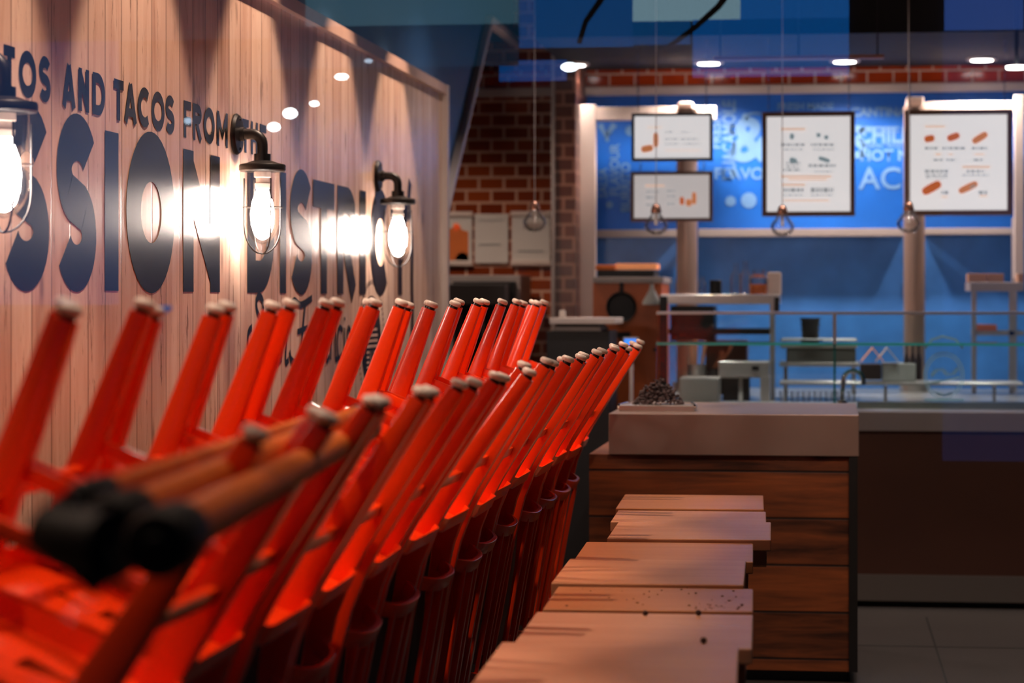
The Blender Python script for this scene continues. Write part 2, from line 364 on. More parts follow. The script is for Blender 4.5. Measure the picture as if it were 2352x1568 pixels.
for z_ in (-.035,-.055,-.075,-.095): strip(e2, [(ec.y-.11, ec.z-H+z_), (ec.y-.06, ec.z-H+z_)], .009, onwall(.0028)); strip(e2, [(ec.y+.06, ec.z-H+z_), (ec.y+.11, ec.z-H+z_)], .009, onwall(.0028))
strip(e2, [(ec.y-.03, ec.z-H-.03), (ec.y-.03, ec.z-H-.12), (ec.y+.03, ec.z-H-.12), (ec.y+.03, ec.z-H-.03)], .012, onwall(.0028))
for a in (-.06, -.02, .02, .06): strip(e2, [(ec.y+a, ec.z-H+.095), (ec.y+a, ec.z-H+.125)], .022, onwall(.0028))
e2.build('emblem_detail', WOODINK, wl)

# back of the room
YB = 14.2
xm = P(1322, 600, YB).x
mb = MB().box(-4.5, xm, YB, YB+.1, 0, 3.25); struct(mb, 'wall_back', TILE)
mb = MB().box(xm, 4.0, YB, YB+.1, 0, 3.25); wb = struct(mb, 'wall_kitchen', MURAL)
SZ = P(1800, 196, YB).z                               # underside of the kitchen soffit
SY = 12.4
so = MB().box(P(1225,150,SY).x, 4.0, SY, YB, SZ+.10, 3.25); struct(so, 'trim_1', CEILM)
MB().box(xm-.9, 4.0, YB-.03, YB, SZ-.0, SZ+.1).build('trim_2', TILEO, kind='structure')
MB().box(xm-.9, 4.0, YB-.06, YB, SZ-.05, SZ-.005).build('trim_3', WHITEP, kind='structure')
# tiled pilaster between the brown tiles and the mural
a = P(1275, 600, 13.6).x; b = P(1322, 600, 13.6).x
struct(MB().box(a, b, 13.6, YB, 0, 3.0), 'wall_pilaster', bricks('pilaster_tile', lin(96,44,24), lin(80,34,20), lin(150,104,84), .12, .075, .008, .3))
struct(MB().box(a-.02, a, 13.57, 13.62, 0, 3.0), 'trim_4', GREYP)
def onback(d, Y=YB): return lambda px, py: tuple(P(px, py, Y) - Vector((0, d, 0)))
# printed words of the mural
def textmesh(s, x, y, size, rot=0, bold=.0, sx=1, sy=1, font_shear=0):
    cu = bpy.data.curves.new('t', 'FONT'); cu.body = s; cu.size = size; cu.offset = bold; cu.align_x = 'CENTER'; cu.align_y = 'CENTER'; cu.shear = font_shear; cu.resolution_u = 4
    o = bpy.data.objects.new('t', cu); C.objects.link(o); bpy.context.view_layer.update()
    me = bpy.data.meshes.new_from_object(o.evaluated_get(bpy.context.evaluated_depsgraph_get()))
    M = Matrix.Translation((x, 0, y)) @ Matrix.Rotation(rot, 4, 'Y') @ Matrix.Rotation(PI/2, 4, 'X') @ Matrix.Diagonal((sx, sy, 1, 1))
    me.transform(M); bpy.data.objects.remove(o); bpy.data.curves.remove(cu)
    return me
def textadd(mb, s, px, py, hpx, Y, rot=0, bold=.0, sx=1, shear=0):
    c = P(px, py, Y); k = Y/F*1.0
    me = textmesh(s, c.x, c.z, hpx*k/.72, rot, bold*hpx*k, sx, 1, shear)
    n0 = len(mb.b.verts); mb.b.from_mesh(me); mb.b.verts.ensure_lookup_table()
    for v in mb.b.verts[n0:]: v.co.y += Y
    bpy.data.meshes.remove(me)
mu = MB(); YM = YB - .004
for s, px, py, hp, rot, bo, sx in [('GUACAMOLE',1676,322,30,-PI/2,.04,.72),('&',1722,325,100,0,.05,1),('FLAVOUR',1722,400,27,0,.03,1),('CHILI',2025,312,36,0,.05,.9),('HOT N',2032,358,25,0,.04,1),
        ('AC',2022,412,50,0,.02,1),('CANTINA',2018,258,20,0,.05,1),('MISSION TACOS',2025,335,9,0,.03,1),('S',1968,330,70,0,.05,1),('FLAVOUR',1413,390,22,-PI/2,.03,.9),('SALSA',1386,420,20,-PI/2,.03,.9),
        ('BURRITO',1438,430,22,-PI/2,.03,.9),('FRESH',1645,300,22,-PI/2,.03,1),('FRESH MADE',1850,245,16,0,.04,1)]:
    textadd(mu, s, px, py, hp, YM, rot, bo, sx)
for px, py, r in [(1720,460,18),(1678,462,12),(1448,300,12),(1400,470,8),(1712,268,8)]:
    mu.prism([(px+r*math.cos(a/20*2*PI), py+r*math.sin(a/20*2*PI)) for a in range(20)], onback(.002), onback(.004))
strip(mu, [(1378,285),(1392,312),(1412,285)], 14, onback(.005)); strip(mu, [(1395,300),(1395,325)], 8, onback(.005))
strip(mu, arc(1735, 300, 40, 40, 180, 290, 14), 5, onback(.005)); strip(mu, [(1985,293),(2065,293)], 5, onback(.005)); strip(mu, [(1985,302),(2065,302)], 3, onback(.005))
mu.build('mural_lettering', MURALT, wb)
spb = MB(); p = P(1370, 545, YB); spb.box(p.x, 3.99, YB-.012, YB-.0005, .8, p.z); spb.build('splashback', mat('splashback_pale_blue', lin(66,128,206), .3, noise=.45, nscale=5), wb, label='paler blue splashback panel')
# big front window the photo is taken through
wn = struct(MB().box(-2.2, 3.2, .6, .606, .25, 3.0), 'window_1', PANE)
fr = MB()
for b_ in ((-2.26,-2.2,.2,3.06),(3.2,3.26,.2,3.06)): fr.box(b_[0], b_[1], .57, .64, b_[2], b_[3])
fr.box(-2.2, 3.2, .57, .64, .2, .25); fr.box(-2.2, 3.2, .57, .64, 3.0, 3.06)
fr.build('window_frame', BLACKM, wn)
# floor joints
fj = MB()
for px0, py0, px1, py1 in [(2133,1440,2170,1568)]:
    p = PZ(px0, py0, .0); q = PZ(px1, py1, .0); fj.box(-.0,.006, q.y-1, 10.6, .0, .0015, Matrix.Translation((p.x, 0, 0)))
for yy in (6.1, 7.3, 8.5, 9.7): fj.box(-2, 4, yy, yy+.006, 0, .0015)
fj.build('floor_joint', BLACKM, bpy.data.objects['floor'])

# ------------------------------------------------------------------ wall lamps
def copy_tree(o, parent=None):
    c = o.copy(); C.objects.link(c); c.parent = parent
    if parent is not None: c.matrix_parent_inverse = o.matrix_parent_inverse.copy()
    for ch in list(o.children): copy_tree(ch, c)
    return c
def wall_lamp(label):
    t = thing('wall_lamp', label, 'wall lamp', group='caged wall lamps')
    Mx = Matrix.Rotation(PI/2, 4, 'Y')
    MB().lathe([(0,0),(.062,0),(.064,.006),(.058,.014),(.03,.018),(.0,.018)], 32, M=Mx).build('back_plate', BLACK, t, True)
    # elbow arm from plate out and down
    pts = [(.01,0,0),(.052,0,0)] + [(.052+.034*math.sin(a), 0, -.034+.034*math.cos(a)) for a in [math.radians(q) for q in range(15, 91, 15)]] + [(.086,0,-.07)]
    MB().tube(pts, .0165, 16).lathe([(.0,-.088),(.026,-.088),(.026,-.062),(.0,-.062)], 20, (.086,0,0)).lathe([(0,0),(.022,0),(.022,.012),(0,.012)], 16, M=Matrix.Translation((.018,0,0)) @ Mx).build('arm', BLACK, t, True)
    for dz in (.045, -.045): MB().ball((.013, 0, dz), .006).build('screw', BLACK, t, True)
    c = (.086, 0, .022)
    MB().lathe([(.0,-.105),(.03,-.105),(.05,-.112),(.069,-.116),(.072,-.120),(.072,-.134),(.068,-.138),(.0,-.138)], 36, c).build('cap', BLACK, t, True)
    MB().lathe([(.0,-.139),(.026,-.139),(.026,-.155),(.020,-.158),(.020,-.172),(.024,-.175),(.022,-.190),(0,-.190)], 24, c).build('bulb_holder', WHITEP, t, True)
    MB().lathe([(.0,-.188),(.017,-.190),(.022,-.205),(.033,-.235),(.037,-.270),(.034,-.305),(.018,-.328),(.0,-.334)], 24, c).build('bulb', BULBM, t, True)
    jar = [(.053,-.138)] + [(.054,-.15-.13*k/4) for k in range(5)] + [(.054*math.cos(a), -.285-.076*math.sin(a)) for a in [math.radians(q) for q in (12,25,38,50,62,74,84)]] + [(.001,-.362)]
    MB().lathe(jar, 32, c).build('glass_jar', CLEAR, t, True)
    cg = MB()
    for k in range(4):
        a = math.radians(38 + 90*k)
        q = [(.061, -.138), (.061,-.20), (.061,-.285)] + [(.061*math.cos(b), -.285-.084*math.sin(b)) for b in [math.radians(x) for x in (15,30,45,60,75,90)]]
        cg.tube([(c[0] + r*math.cos(a), r*math.sin(a), z) for r, z in q], .0024, 6)
    ringp = [(c[0] + .0615*math.cos(2*PI*k/32), .0615*math.sin(2*PI*k/32), -.226) for k in range(33)]
    cg.tube(ringp, .0016, 6)
    cg.build('wire_cage', BLACK, t, True)
    return t
lamp = wall_lamp('black caged wall lamp at the left edge of the photo, cut off by the frame')
p1 = PW(540, 308, WX); p2 = PW(866, 404, WX)
p0 = Vector((WX, p1.y - (p2.y-p1.y)*.995, p1.z))
lamp.location = p0
for p, lb in ((p1, 'black caged wall lamp glowing right of the big letter N'), (p2, 'black caged wall lamp nearest the far end of the planked wall')):
    l2 = copy_tree(lamp); l2.location = p; l2['label'] = lb

# ------------------------------------------------------------------ recessed ceiling lights (seating side)
def spot_fixture(loc, energy, size, label, group, col=(1,.69,.50), blend=.35, tilt=(0,0,0), nm='ceiling_spotlight'):
    t = thing(nm, label, 'ceiling light', loc, group=group)
    MB().lathe([(.036,0),(.05,0),(.05,.012),(.036,.012)], 24).build('rim', WHITEP, t, True)
    MB().lathe([(0,.006),(.036,.006),(.036,.010),(0,.010)], 24).build('lens', LED, t, True)
    l = light('spot_light', 'SPOT', (0,0,-.012), energy, col, t, spot_size=math.radians(size), spot_blend=blend, shadow_soft_size=.03)
    l.rotation_euler = tilt
    return t
for i, (y, e) in enumerate([(2.1,.4),(3.5,.9),(4.9,1),(6.2,1),(7.5,1),(8.8,1),(10.0,1)]):
    spot_fixture((-1.30, y, 3.238), DOWN*e, 59, 'recessed ceiling spotlight above the upturned orange chairs', 'spotlights over the chairs', blend=.25, tilt=(0, math.radians(5), 0))
for x in (.2, 1.1, 2.0):  # added lamps, brightening the counter top, guard rail and steel
    spot_fixture((x, 10.75, 3.238), 72, 125, 'added fill spotlight above the serving counter', 'added fill spotlights at the kitchen side', col=(1,.82,.72), blend=.8)
for i, y in enumerate([3.2, 4.6, 6.0, 7.4]):
    spot_fixture((-.30, y, 3.238), TABL, 84, 'recessed ceiling spotlight above the row of small tables', 'spotlights over the small tables', blend=.9)

for x in (.25, .95):  # added lamps that lift the zinc edge and plank front
    spot_fixture((x, 6.3, 3.238), 120, 62, 'added fill spotlight aimed at the plank fronted counter', 'added fill spotlights aimed at the counter', blend=.8, tilt=(math.radians(40), 0, 0))
# ------------------------------------------------------------------ chairs
def make_chair():
    t = thing('orange_chair', '', 'chair')
    SH = .408; hw = .172
    # seat pan: rounded sheet with a skirt, dished
    def outline(ins=0):
        pts = []
        x0, x1, hy0, hy1, r = -.205+ins, .135-ins, .185-ins, .172-ins, .075
        for (cx, cy, a0) in ((x1-r*.6, hy1-r*.6, 0), (x0+r, hy0-r, 90), (x0+r, -hy0+r, 180), (x1-r*.6, -hy1+r*.6, 270)):
            rr = r if cx < 0 else r*.6
            for k in range(7): 
                a = math.radians(a0 + 15*k); pts.append((cx + rr*math.cos(a), cy + rr*math.sin(a)))
        return pts
    b = MB(); rings = []
    for ins, z in ((0, SH-.034), (0, SH-.006), (.004, SH), (.03, SH+.001), (.06, SH-.006), (.1, SH-.011), (.14, SH-.012)): rings.append([(x, y, z) for x, y in outline(ins)])
    inner = [(.14, SH-.015), (.1, SH-.014), (.06, SH-.009), (.03, SH-.003), (.006, SH-.004), (.003, SH-.034)]
    for ins, z in inner: rings.append([(x, y, z) for x, y in outline(ins)])
    bb = b.b; rs = [[bb.verts.new(p) for p in r] for r in rings]; n = len(rs[0])
    for i in range(len(rs)):
        a, c = rs[i], rs[(i+1) % len(rs)]
        if i == 6: bb.faces.new(a); bb.faces.new(c[::-1]); continue
        for k in range(n): bb.faces.new((a[k], a[(k+1) % n], c[(k+1) % n], c[k]))
    b.build('seat', ORANGE, t, True)
    for s in (-1, 1):
        # front leg
        MB().tube([(-.192, s*(hw+.006), .012), (-.186, s*hw, .2), (-.179, s*(hw-.006), .38), (-.178, s*(hw-.006), .399)], 0, n=16, rx=[(.0145,.015),(.020,.018),(.0255,.021),(.0255,.021)], up=(1,0,0)).build('front_leg', ORANGE, t, True)
        # rear leg carried on into the back post
        pts = [(.172,.012), (.135,.20), (.108,.33), (.100,.39), (.103,.47), (.128,.60), (.155,.70), (.183,.82), (.207,.94)]
        rx = [(.0145,.015),(.019,.016),(.024,.017),(.026,.017),(.024,.016),(.019,.014),(.015,.013),(.013,.012),(.013,.012)]
        MB().tube([(x, s*(hw + (.006 if z < .1 else 0)), z) for x, z in pts], 0, n=16, rx=rx, up=(1,0,0)).build('rear_leg', ORANGE, t, True, label='rear leg running on into the back post')
        for x, y in ((-.192, s*(hw+.006)), (.172, s*(hw+.006))):
            g = MB().lathe([(0,-.002),(.012,-.002),(.0155,.001),(.0165,.005),(.0150,.010),(.010,.0115),(0,.0115)], 20, (x, y, -.006)).build('foot_glide', GLIDE, t, True, label='white plastic foot glide')
            MB().lathe([(0,.004),(.011,.004),(.011,.015),(0,.015)], 16, (x, y, 0)).build('glide_collar', BLACK, g, True)
        MB().tube([(-.186, s*hw, .215), (.132, s*hw, .215)], 0, n=12, rx=(.011,.007)).build('side_stretcher', ORANGE, t, True)
        # welded gusset under the seat
    MB().tube([(-.184, -hw, .26), (-.184, hw, .26)], 0, n=12, rx=(.011,.007)).build('front_stretcher', ORANGE, t, True)
    MB().tube([(.122, -hw, .26), (.122, hw, .26)], 0, n=12, rx=(.011,.007)).build('rear_stretcher', ORANGE, t, True)
    def rail(z, x, bow, hh, nm):
        pts = []
        for k in range(13):
            u = -1 + k/6; pts.append((x + bow*(1-abs(u)**3.2), u*hw, z))
        MB().tube(pts, 0, n=12, rx=(hh, .006), up=(0,0,1)).build(nm, ORANGE, t, True)
    rail(.525, .108, .052, .015, 'lower_back_rail')
    rail(.925, .204, .040, .018, 'top_back_rail')
    for u in (-.6, -.2, .2, .6):
        bw = 1-abs(u)**3.2
        MB().tube([(.108+.052*bw, u*hw, .53), (.150+.045*bw, u*hw, .70), (.204+.04*bw, u*hw, .925)], 0, n=12, rx=(.005,.009), up=(1,0,0)).build('back_slat', ORANGE, t, True)
    return t
NCH = 14
proto = make_chair()
GC = 'orange metal chairs upturned in a row'
names = ['first', 'second', 'third', 'fourth', 'fifth', 'sixth', 'seventh', 'eighth', 'ninth', 'tenth', 'eleventh', 'twelfth', 'thirteenth', 'fourteenth']
clab = ['nearest upturned orange metal chair, cut by the left edge, wooden poles lying over it', 'second upturned orange metal chair from the camera, behind the pole bundle',
 'third upturned orange metal chair, its front foot with blue tape against the wall', 'fourth upturned orange metal chair, legs under the big letter N',
 'fifth upturned orange metal chair, legs before the glow left of the middle lamp', 'sixth upturned orange metal chair, legs crossing the script lettering on the planks',
 'seventh upturned orange metal chair from the camera, legs beside the round emblem', 'eighth upturned orange metal chair from the camera, midway along the row',
 'ninth upturned orange metal chair from the camera, legs before the far end of the planks', 'tenth upturned orange metal chair, legs in front of the end trim of the wall',
 'eleventh upturned orange metal chair, fourth from the counter end', 'twelfth upturned orange metal chair, third from the counter end',
 'thirteenth upturned orange metal chair, next to last before the counter', 'last upturned orange metal chair, right beside the zinc topped counter']
PITCH = .418
chairs = []
for i in range(NCH):
    c = proto if i == 0 else copy_tree(proto)
    beta = math.radians(22.5 + R.uniform(-1.4, 1.4))
    # turned upside down (about X), then leaned to the aisle (about Y), then a slight turn (about Z)
    M = Matrix.Rotation(math.radians(R.uniform(-1.6, 1.6)), 4, 'Z') @ Matrix.Rotation(beta, 4, 'Y') @ Matrix.Rotation(PI, 4, 'X')
    c.rotation_mode = 'XYZ'; c.rotation_euler = M.to_euler('XYZ')
    y = (2.81 + PITCH*i)
    c.location = (-.795 + R.uniform(-.012, .012), y, H - .080 + R.uniform(-.006, .006))
    c['label'] = clab[i]; c['group'] = GC
    if i == 0: c.location.y += .02
    chairs.append(c)
# strip of blue tape on a foot of the third chair
tp = P(352, 722, 3.55)
MB().tube([P(340,735,3.52), P(352,722,3.5), P(372,712,3.5), P(394,706,3.5)], 0, n=8, rx=[(.010,.002),(.010,.002),(.007,.0015),(.003,.001)], up=(0,0,1)).build('blue_tape', mat('blue_tape_film', lin(50,120,225), .35, coat=.4), label='scrap of shiny blue tape stuck to a chair foot', cat='tape')
# long table the chairs are put up on
lt = thing('long_table', 'long wooden bench top on an added black box darkening the space under the upturned orange chairs', 'table')
MB().box(-1.36, -.975, 2.55, 8.6, .872, .900).build('tabletop', TOPW, lt, bevel=.004)
MB().box(-1.34, -1.06, 2.6, 8.55, .0, .872).build('front_panel', BLACKM, lt)  # added black box, standing in for the shade below the chairs
for y in ():
    for x in (-1.30, -1.10): MB().box(x-.025, x+.025, y-.025, y+.025, 0, .845).build('leg', BLACKM, lt)

# ------------------------------------------------------------------ wooden poles lying over the nearest chairs
YN, YF = 2.0, 3.55
poles = [((205,1135),(724,962),.0115,.0090,'thin upper wooden pole of the bundle with a black cap, lying over the orange chairs',2.15,3.8),
         ((268,1192),(818,950),.0195,.0125,'middle wooden pole of the bundle with a black cap, ends dark at the far tip',2.12,3.9),
         ((378,1240),(845,985),.0245,.0165,'thickest wooden pole of the bundle, its black rubber cap facing the camera',2.08,3.8),
         ((258,1272),(720,1060),.018,.012,'lowest wooden pole of the bundle with a black cap, resting on the chair stretchers',2.12,3.5)]
for (a, b, r0, r1, lb, y0, y1) in poles:
    A = P(a[0], a[1], y0); B = P(b[0], b[1], y1); d = (B-A).normalized()
    t = thing('wooden_pole', lb, 'pole', A, group='bundle of wooden poles')
    L_ = (B-A)
    MB().tube([d*.0, L_*.3, L_*.7, L_], [r0, r0*.7+r1*.3, r0*.3+r1*.7, r1], 20).build('shaft', POLEW, t, True)
    MB().tube([-d*.045, -d*.043, -d*.03, d*.02, d*.075, d*.078], [r0*.7, r0*1.1, r0*1.28, r0*1.28, r0*1.18, r0*.9], 24).tube([-d*.052, -d*.044], [.008, .010], 12).build('rubber_cap', RUBBER, t, True, label='black rubber end cap')
    MB().tube([L_ - d*.02, L_ + d*.03, L_ + d*.034], [r1*1.15, r1*1.2, r1*.8], 16).build('end_ferrule', BLACKM, t, True)
# elastic straps with silver tips next to the caps
st = thing('strap', 'black webbing strap with pale tips tied round the pole bundle', 'strap', P(165,1170,2.1))
k0 = P(165,1170,2.1)
MB().tube([P(120,1150,1.93)-k0, P(140,1180,1.93)-k0, P(175,1225,1.92)-k0, P(200,1290,1.9)-k0, P(250,1330,1.9)-k0], 0, n=10, rx=(.018,.005), up=(0,0,1)).build('webbing', RUBBER, st, True)
MB().tube([P(100,1215,1.92)-k0, P(150,1235,1.91)-k0, P(240,1250,1.9)-k0], [.020,.026,.028], 14).build('knot', RUBBER, st, True)
MB().tube([P(152,1130,1.92)-k0, P(160,1150,1.92)-k0, P(158,1175,1.92)-k0], [.003,.004,.003], 8).build('tip', GREYP, st, True)
MB().tube([P(120,1148,1.92)-k0, P(128,1162,1.92)-k0, P(140,1172,1.92)-k0], [.003,.004,.003], 8).build('tip', GREYP, st, True)

# ------------------------------------------------------------------ small tables in a row
TZ = .745; YC = 8.72
rows = [  # far-left, far-right, near-left, near-right pixel corners of each top
 ((1435,1136),(1754,1136),(1414,1168),(1752,1168)),
 ((1428,1166),(1760,1164),(1402,1199),(1758,1199)),
 ((1425,1201),(1773,1199),(1388,1237),(1765,1238)),
 ((1358,1238),(1733,1240),(1312,1288),(1727,1287)),
 ((1304,1284),(1711,1288),(1268,1340),(1710,1341)),
 ((1290,1340),(1731,1343),(1244,1398),(1730,1404)),
 ((1236,1397),(1729,1402),(1184,1478),(1729,1492)),
 ((1142,1477),(1694,1484),(1040,1640),(1690,1640))]
tlab = ['farthest small wooden table, its top touching the plank front of the counter', 'small wooden table second from the counter in the row', 'small wooden table with its right corner sticking out the most, third from the counter',
 'small wooden table fourth from the counter, set further to the left', 'small wooden table with a pale triangular patch of light on its top', 'small wooden table scattered with dark crumbs',
 'small wooden table with two dark crumbs and a bright shine at its right corner', 'nearest small wooden table, cut by the bottom edge of the photo']
zs = [TZ - q for q in (0, .005, .001, .009, .004, .010, .014, .006)]
ny = [(PZ(*rows[i][2], zs[i]).y + PZ(*rows[i][3], zs[i]).y)/2 for i in range(8)]
for i, (fl, frr, nl, nr) in enumerate(rows):
    z = zs[i]
    q = [PZ(*p, z) for p in (fl, frr, nl, nr)]
    y1 = (ny[i-1] - .018) if i else (q[0].y+q[1].y)/2
    y0 = ny[i]
    wv = ((q[1]-q[0]).length + (q[3]-q[2]).length)/2
    cxm = sum(p.x for p in q)/4; dd = y1 - y0
    t = thing('small_table', tlab[i], 'table', (cxm, (y0+y1)/2, 0), (0,0,(.03,.028,.022,.03,.024,.03,.026,.03)[i]), group='small wooden tables in a row')
    sh = (0, .006, -.004, .005, -.006, .004, .003, -.004)[i]
    m = MB(); m.prism([(-wv/2, -dd/2), (wv/2, -dd/2), (wv/2, dd/2), (-wv/2, dd/2)], lambda x, y: (x, y, z-.03), lambda x, y: (x, y, z)); m.build('tabletop', TOPW, t, bevel=.003)
    MB().box(-wv/2+.03, wv/2-.012, -dd/2+.03, dd/2-.03, z-.075, z-.03).build('apron', TOPW, t)
    MB().box(-.03, .03, -.03, .03, .012, z-.075).build('column', BLACKM, t)
    MB().box(-.19, .19, -dd/2+.03, dd/2-.03, 0, .012).build('base_plate', BLACKM, t)
# crumbs on the tops
CR = mat('burnt_crumb', lin(52,26,16), .8, noise=.3)
cz = zs
zz6, zz5 = cz[6], cz[5]
bigcr = [(1482,1413,zz6,.006),(1604,1413,zz6,.0065),(1616,1477,zz6,.0065)]
for n_, (px, py, z, r) in enumerate(bigcr):
    p = PZ(px, py, z); lb = ['dark round crumb left of the middle of the second nearest table top', 'dark round crumb on the right half of the second nearest table top', 'dark round crumb at the near edge of the second nearest table top'][n_]
    MB().ball((0,0,0), r, (1,1.1,.9), 10).build('crumb', CR, label=lb, cat='crumb', group='large crumbs', loc=(p.x, p.y, z + r*.88))
cm = MB(); R2 = random.Random(3)
for k in range(46):
    px = R2.uniform(1300, 1715); py = R2.uniform(1347, 1394)
    if R2.random() < .35: px = R2.uniform(1590, 1722); py = R2.uniform(1384, 1400)
    r = R2.uniform(.0006, .0019); z = zz5; p = PZ(px, py, z); cm.ball((p.x, p.y, z + r*.5), r, (R2.uniform(1,2.4), R2.uniform(.8,2), .6), 6)
cm.build('crumbs', CR, label='fine dark crumbs scattered over the sixth small table top', cat='crumbs', kind='stuff')

# ------------------------------------------------------------------ block counter with zinc top and plank front

def bx(mb, px0, py0, px1, py1, Y, depth, pad=0):      # box whose front face fills that pixel rectangle at depth Y
    a = P(px0, py0, Y); b = P(px1, py1, Y)
    mb.box(min(a.x,b.x), max(a.x,b.x), Y, Y+depth, min(a.z,b.z), max(a.z,b.z)); return mb
ct = thing('block_counter', 'counter block with zinc sheet top and dark reclaimed plank front', 'counter', (0,0,0))
zt = P(1700, 951, YC).z; zb = P(1700, 1046, YC).z; z0 = P(1900, 1541, YC+.02).z
xl = P(1352, 1000, YC).x; xr = P(1973, 1000, YC).x
MB().box(P(1398,1000,YC).x, xr, YC, YC+1.0, zb, zt).build('zinc_top', STEELP, ct, bevel=.003)
MB().box(xl, P(1950,1300,YC).x, YC+.02, YC+.9, z0, zb).build('plank_front', DARKW, ct)
MB().box(P(1950,1300,YC).x, P(1970,1300,YC).x, YC+.005, YC+.95, z0, zb).build('corner_post', BLACKM, ct)
MB().box(xl+.05, P(1945,1300,YC).x, YC+.06, YC+.85, 0, z0).build('toe_kick', BLACKM, ct)
# herbs in a tray on the block
hp = P(1512, 945, YC+.28); tr = thing('herb_tray', 'steel tray of dark dried herbs on the zinc counter', 'tray', (hp.x, hp.y, zt))
wt = .14
MB().box(-wt, wt, -.09, .09, .0, .022).build('tray', STEEL, tr, bevel=.003)
for s, pxs in ((-1, 0), (1, 0)):
    MB().tube([(s*wt, -.09, .015), (s*(wt+.0), -.085, .02), (s*(wt-.02), .06, .024)], 0, n=8, rx=(.006,.004)).build('handle', CHROME, tr)
hb = MB(); R3 = random.Random(5)
for k in range(420):
    a = R3.uniform(0, 2*PI); rr = R3.uniform(0, 1)**.6
    x = .095*rr*math.cos(a); y = .06*rr*math.sin(a); z = .02 + .085*(1-rr**2)*R3.uniform(.3, 1.15)
    hb.ball((x, y, z), R3.uniform(.003,.008), (R3.uniform(.6,1.5), R3.uniform(.6,1.5), R3.uniform(.4,1.3)), 6)
hb.build('herbs', FOIL, tr, True, kind='stuff')

# ------------------------------------------------------------------ long serving counter behind
YL = 10.9
lc = thing('serving_counter', 'long steel topped serving counter with brown panelled front', 'counter')
zt2 = P(2100, 945, YL).z; zb2 = P(2100, 990, YL).z; zk = P(2100, 1320, YL+.03).z
x0 = P(1420, 900, YL).x
MB().box(x0, 3.995, YL, YL+1.0, zb2, zt2).build('steel_top', STEEL, lc, bevel=.004)
MB().box(x0, 3.995, YL+.03, YL+.9, zk, zb2).build('front_panel', BROWNP, lc)
MB().box(x0, 3.995, YL+.02, YL+.85, 0.03, zk).build('kick_plate', mat('kick_metal', lin(120,116,112), .4, metal=.5), lc)
MB().box(x0, 3.995, YL+.10, YL+.8, 0, .03).build('plinth', BLACKM, lc)
for pxs in (1560, 1790): MB().box(P(pxs,935,YL+.35).x, P(pxs+ (200 if pxs<1700 else 160),935,YL+.35).x, YL+.3, YL+.7, zt2, zt2+.012).build('well_lid', STEEL, lc, bevel=.003)
MB().box(P(1968,935,YL+.35).x, 3.9, YL+.3, YL+.34, zt2, zt2+.03).build('raised_lip', STEEL, lc, bevel=.003)
# sneeze guard
YG = 11.15
gd = thing('sneeze_guard', 'clear glass sneeze guard with steel top rail on the serving counter', 'glass guard')
gx0 = P(1508, 720, YG).x; gz = P(1900, 719, YG).z; gz2 = P(1900, 790, YG).z
MB().box(gx0, 3.9, YG, YG+.008, gz2+.006, gz-.006).build('upper_pane', GUARD, gd)
MB().box(gx0, 3.9, YG+.002, YG+.010, zt2+.0, gz2-.006).build('lower_pane', GUARD, gd)
MB().box(gx0, 3.9, YG-.008, YG+.3, gz-.006, gz+.006).build('top_rail', STEEL, gd)
MB().box(gx0, 3.9, YG-.01, YG+.30, gz2-.006, gz2+.006).build('glass_shelf', mat('shelf_edge_green', lin(70,190,180), .1, coat=1), gd)
gp = P(1917, 800, YG-.02)
MB().box(gp.x-.008, gp.x+.008, YG-.025, YG-.008, gz2, gz).build('post', STEEL, gd)
MB().box(gp.x-.005, gp.x+.005, YG-.02, YG-.008, zt2, gz2).build('post', mat('teal_post', lin(40,110,105), .2, metal=.3), gd)
lg = MB()
for r in (46, 40): strip(lg, [(2168+r*math.cos(a/30*2*PI)*1.0, 862+r*1.15*math.sin(a/30*2*PI)) for a in range(15, 46)], 2.5, lambda a, b: tuple(P(a, b, YG-.002)))
for q in ([(2125,800),(2140,780),(2165,772),(2195,780),(2212,800)], [(2124,918),(2214,918)], [(2150,902),(2168,908),(2188,902)]): strip(lg, q, 5, lambda a, b: tuple(P(a, b, YG-.002)))
strip(lg, [(2138 + k*2.2, 858 - k*.25 + (10 if k % 4 < 2 else -10)*math.sin(k*1.3)) for k in range(30)], 3, lambda a, b: tuple(P(a, b, YG-.002)))
strip(lg, [(2132,880),(2168,874),(2204,866)], 4, lambda a, b: tuple(P(a, b, YG-.002)))
lg.build('logo_sticker', mat('pale_sticker', lin(140,190,205), .5), gd)
# kitchen worktop behind
YK = 13.2
kw = thing('back_worktop', 'steel worktop along the blue mural wall', 'worktop')
kz = P(1700, 905, YK).z
MB().box(P(1340,900,YK).x, 3.995, YK, YB-.02, kz-.04, kz).build('top', STEEL, kw, bevel=.004)
MB().box(P(1340,900,YK).x, 3.995, YK+.04, YB-.02, 0, kz-.04).build('cabinet_front', BLACKM, kw)

# ------------------------------------------------------------------ shelving frames, pipes on the mural wall
sf = thing('shelf_frame', 'white metal shelf frame on the blue mural, left of the hanging boards', 'shelving')
for r_ in ((1330,240,1368,900),): bx(MB(), *r_, 13.85, .06).build('post', WHITEP, sf, bevel=.004)
bx(MB(), 1330,246,1645,274, 13.86, .05).build('top_beam', WHITEP, sf, bevel=.004)
bx(MB(), 1368,528,1560,544, 14.06, .135).build('shelf', GREYP, sf, bevel=.003)
s2 = thing('shelf_frame', 'white metal shelf frame at the right edge, around the large menu board', 'shelving')
bx(MB(), 2080,234,2330,256, 13.86, .05).build('top_beam', WHITEP, s2, bevel=.004)
bx(MB(), 2330,218,2352,640, 13.80, .05).build('post', WHITEP, s2, bevel=.004)
bx(MB(), 2325,500,2336,900, 13.86, .05).build('post', GREYP, s2, bevel=.004)
bx(MB(), 2120,524,2330,538, 14.06, .135).build('shelf', GREYP, s2, bevel=.003)
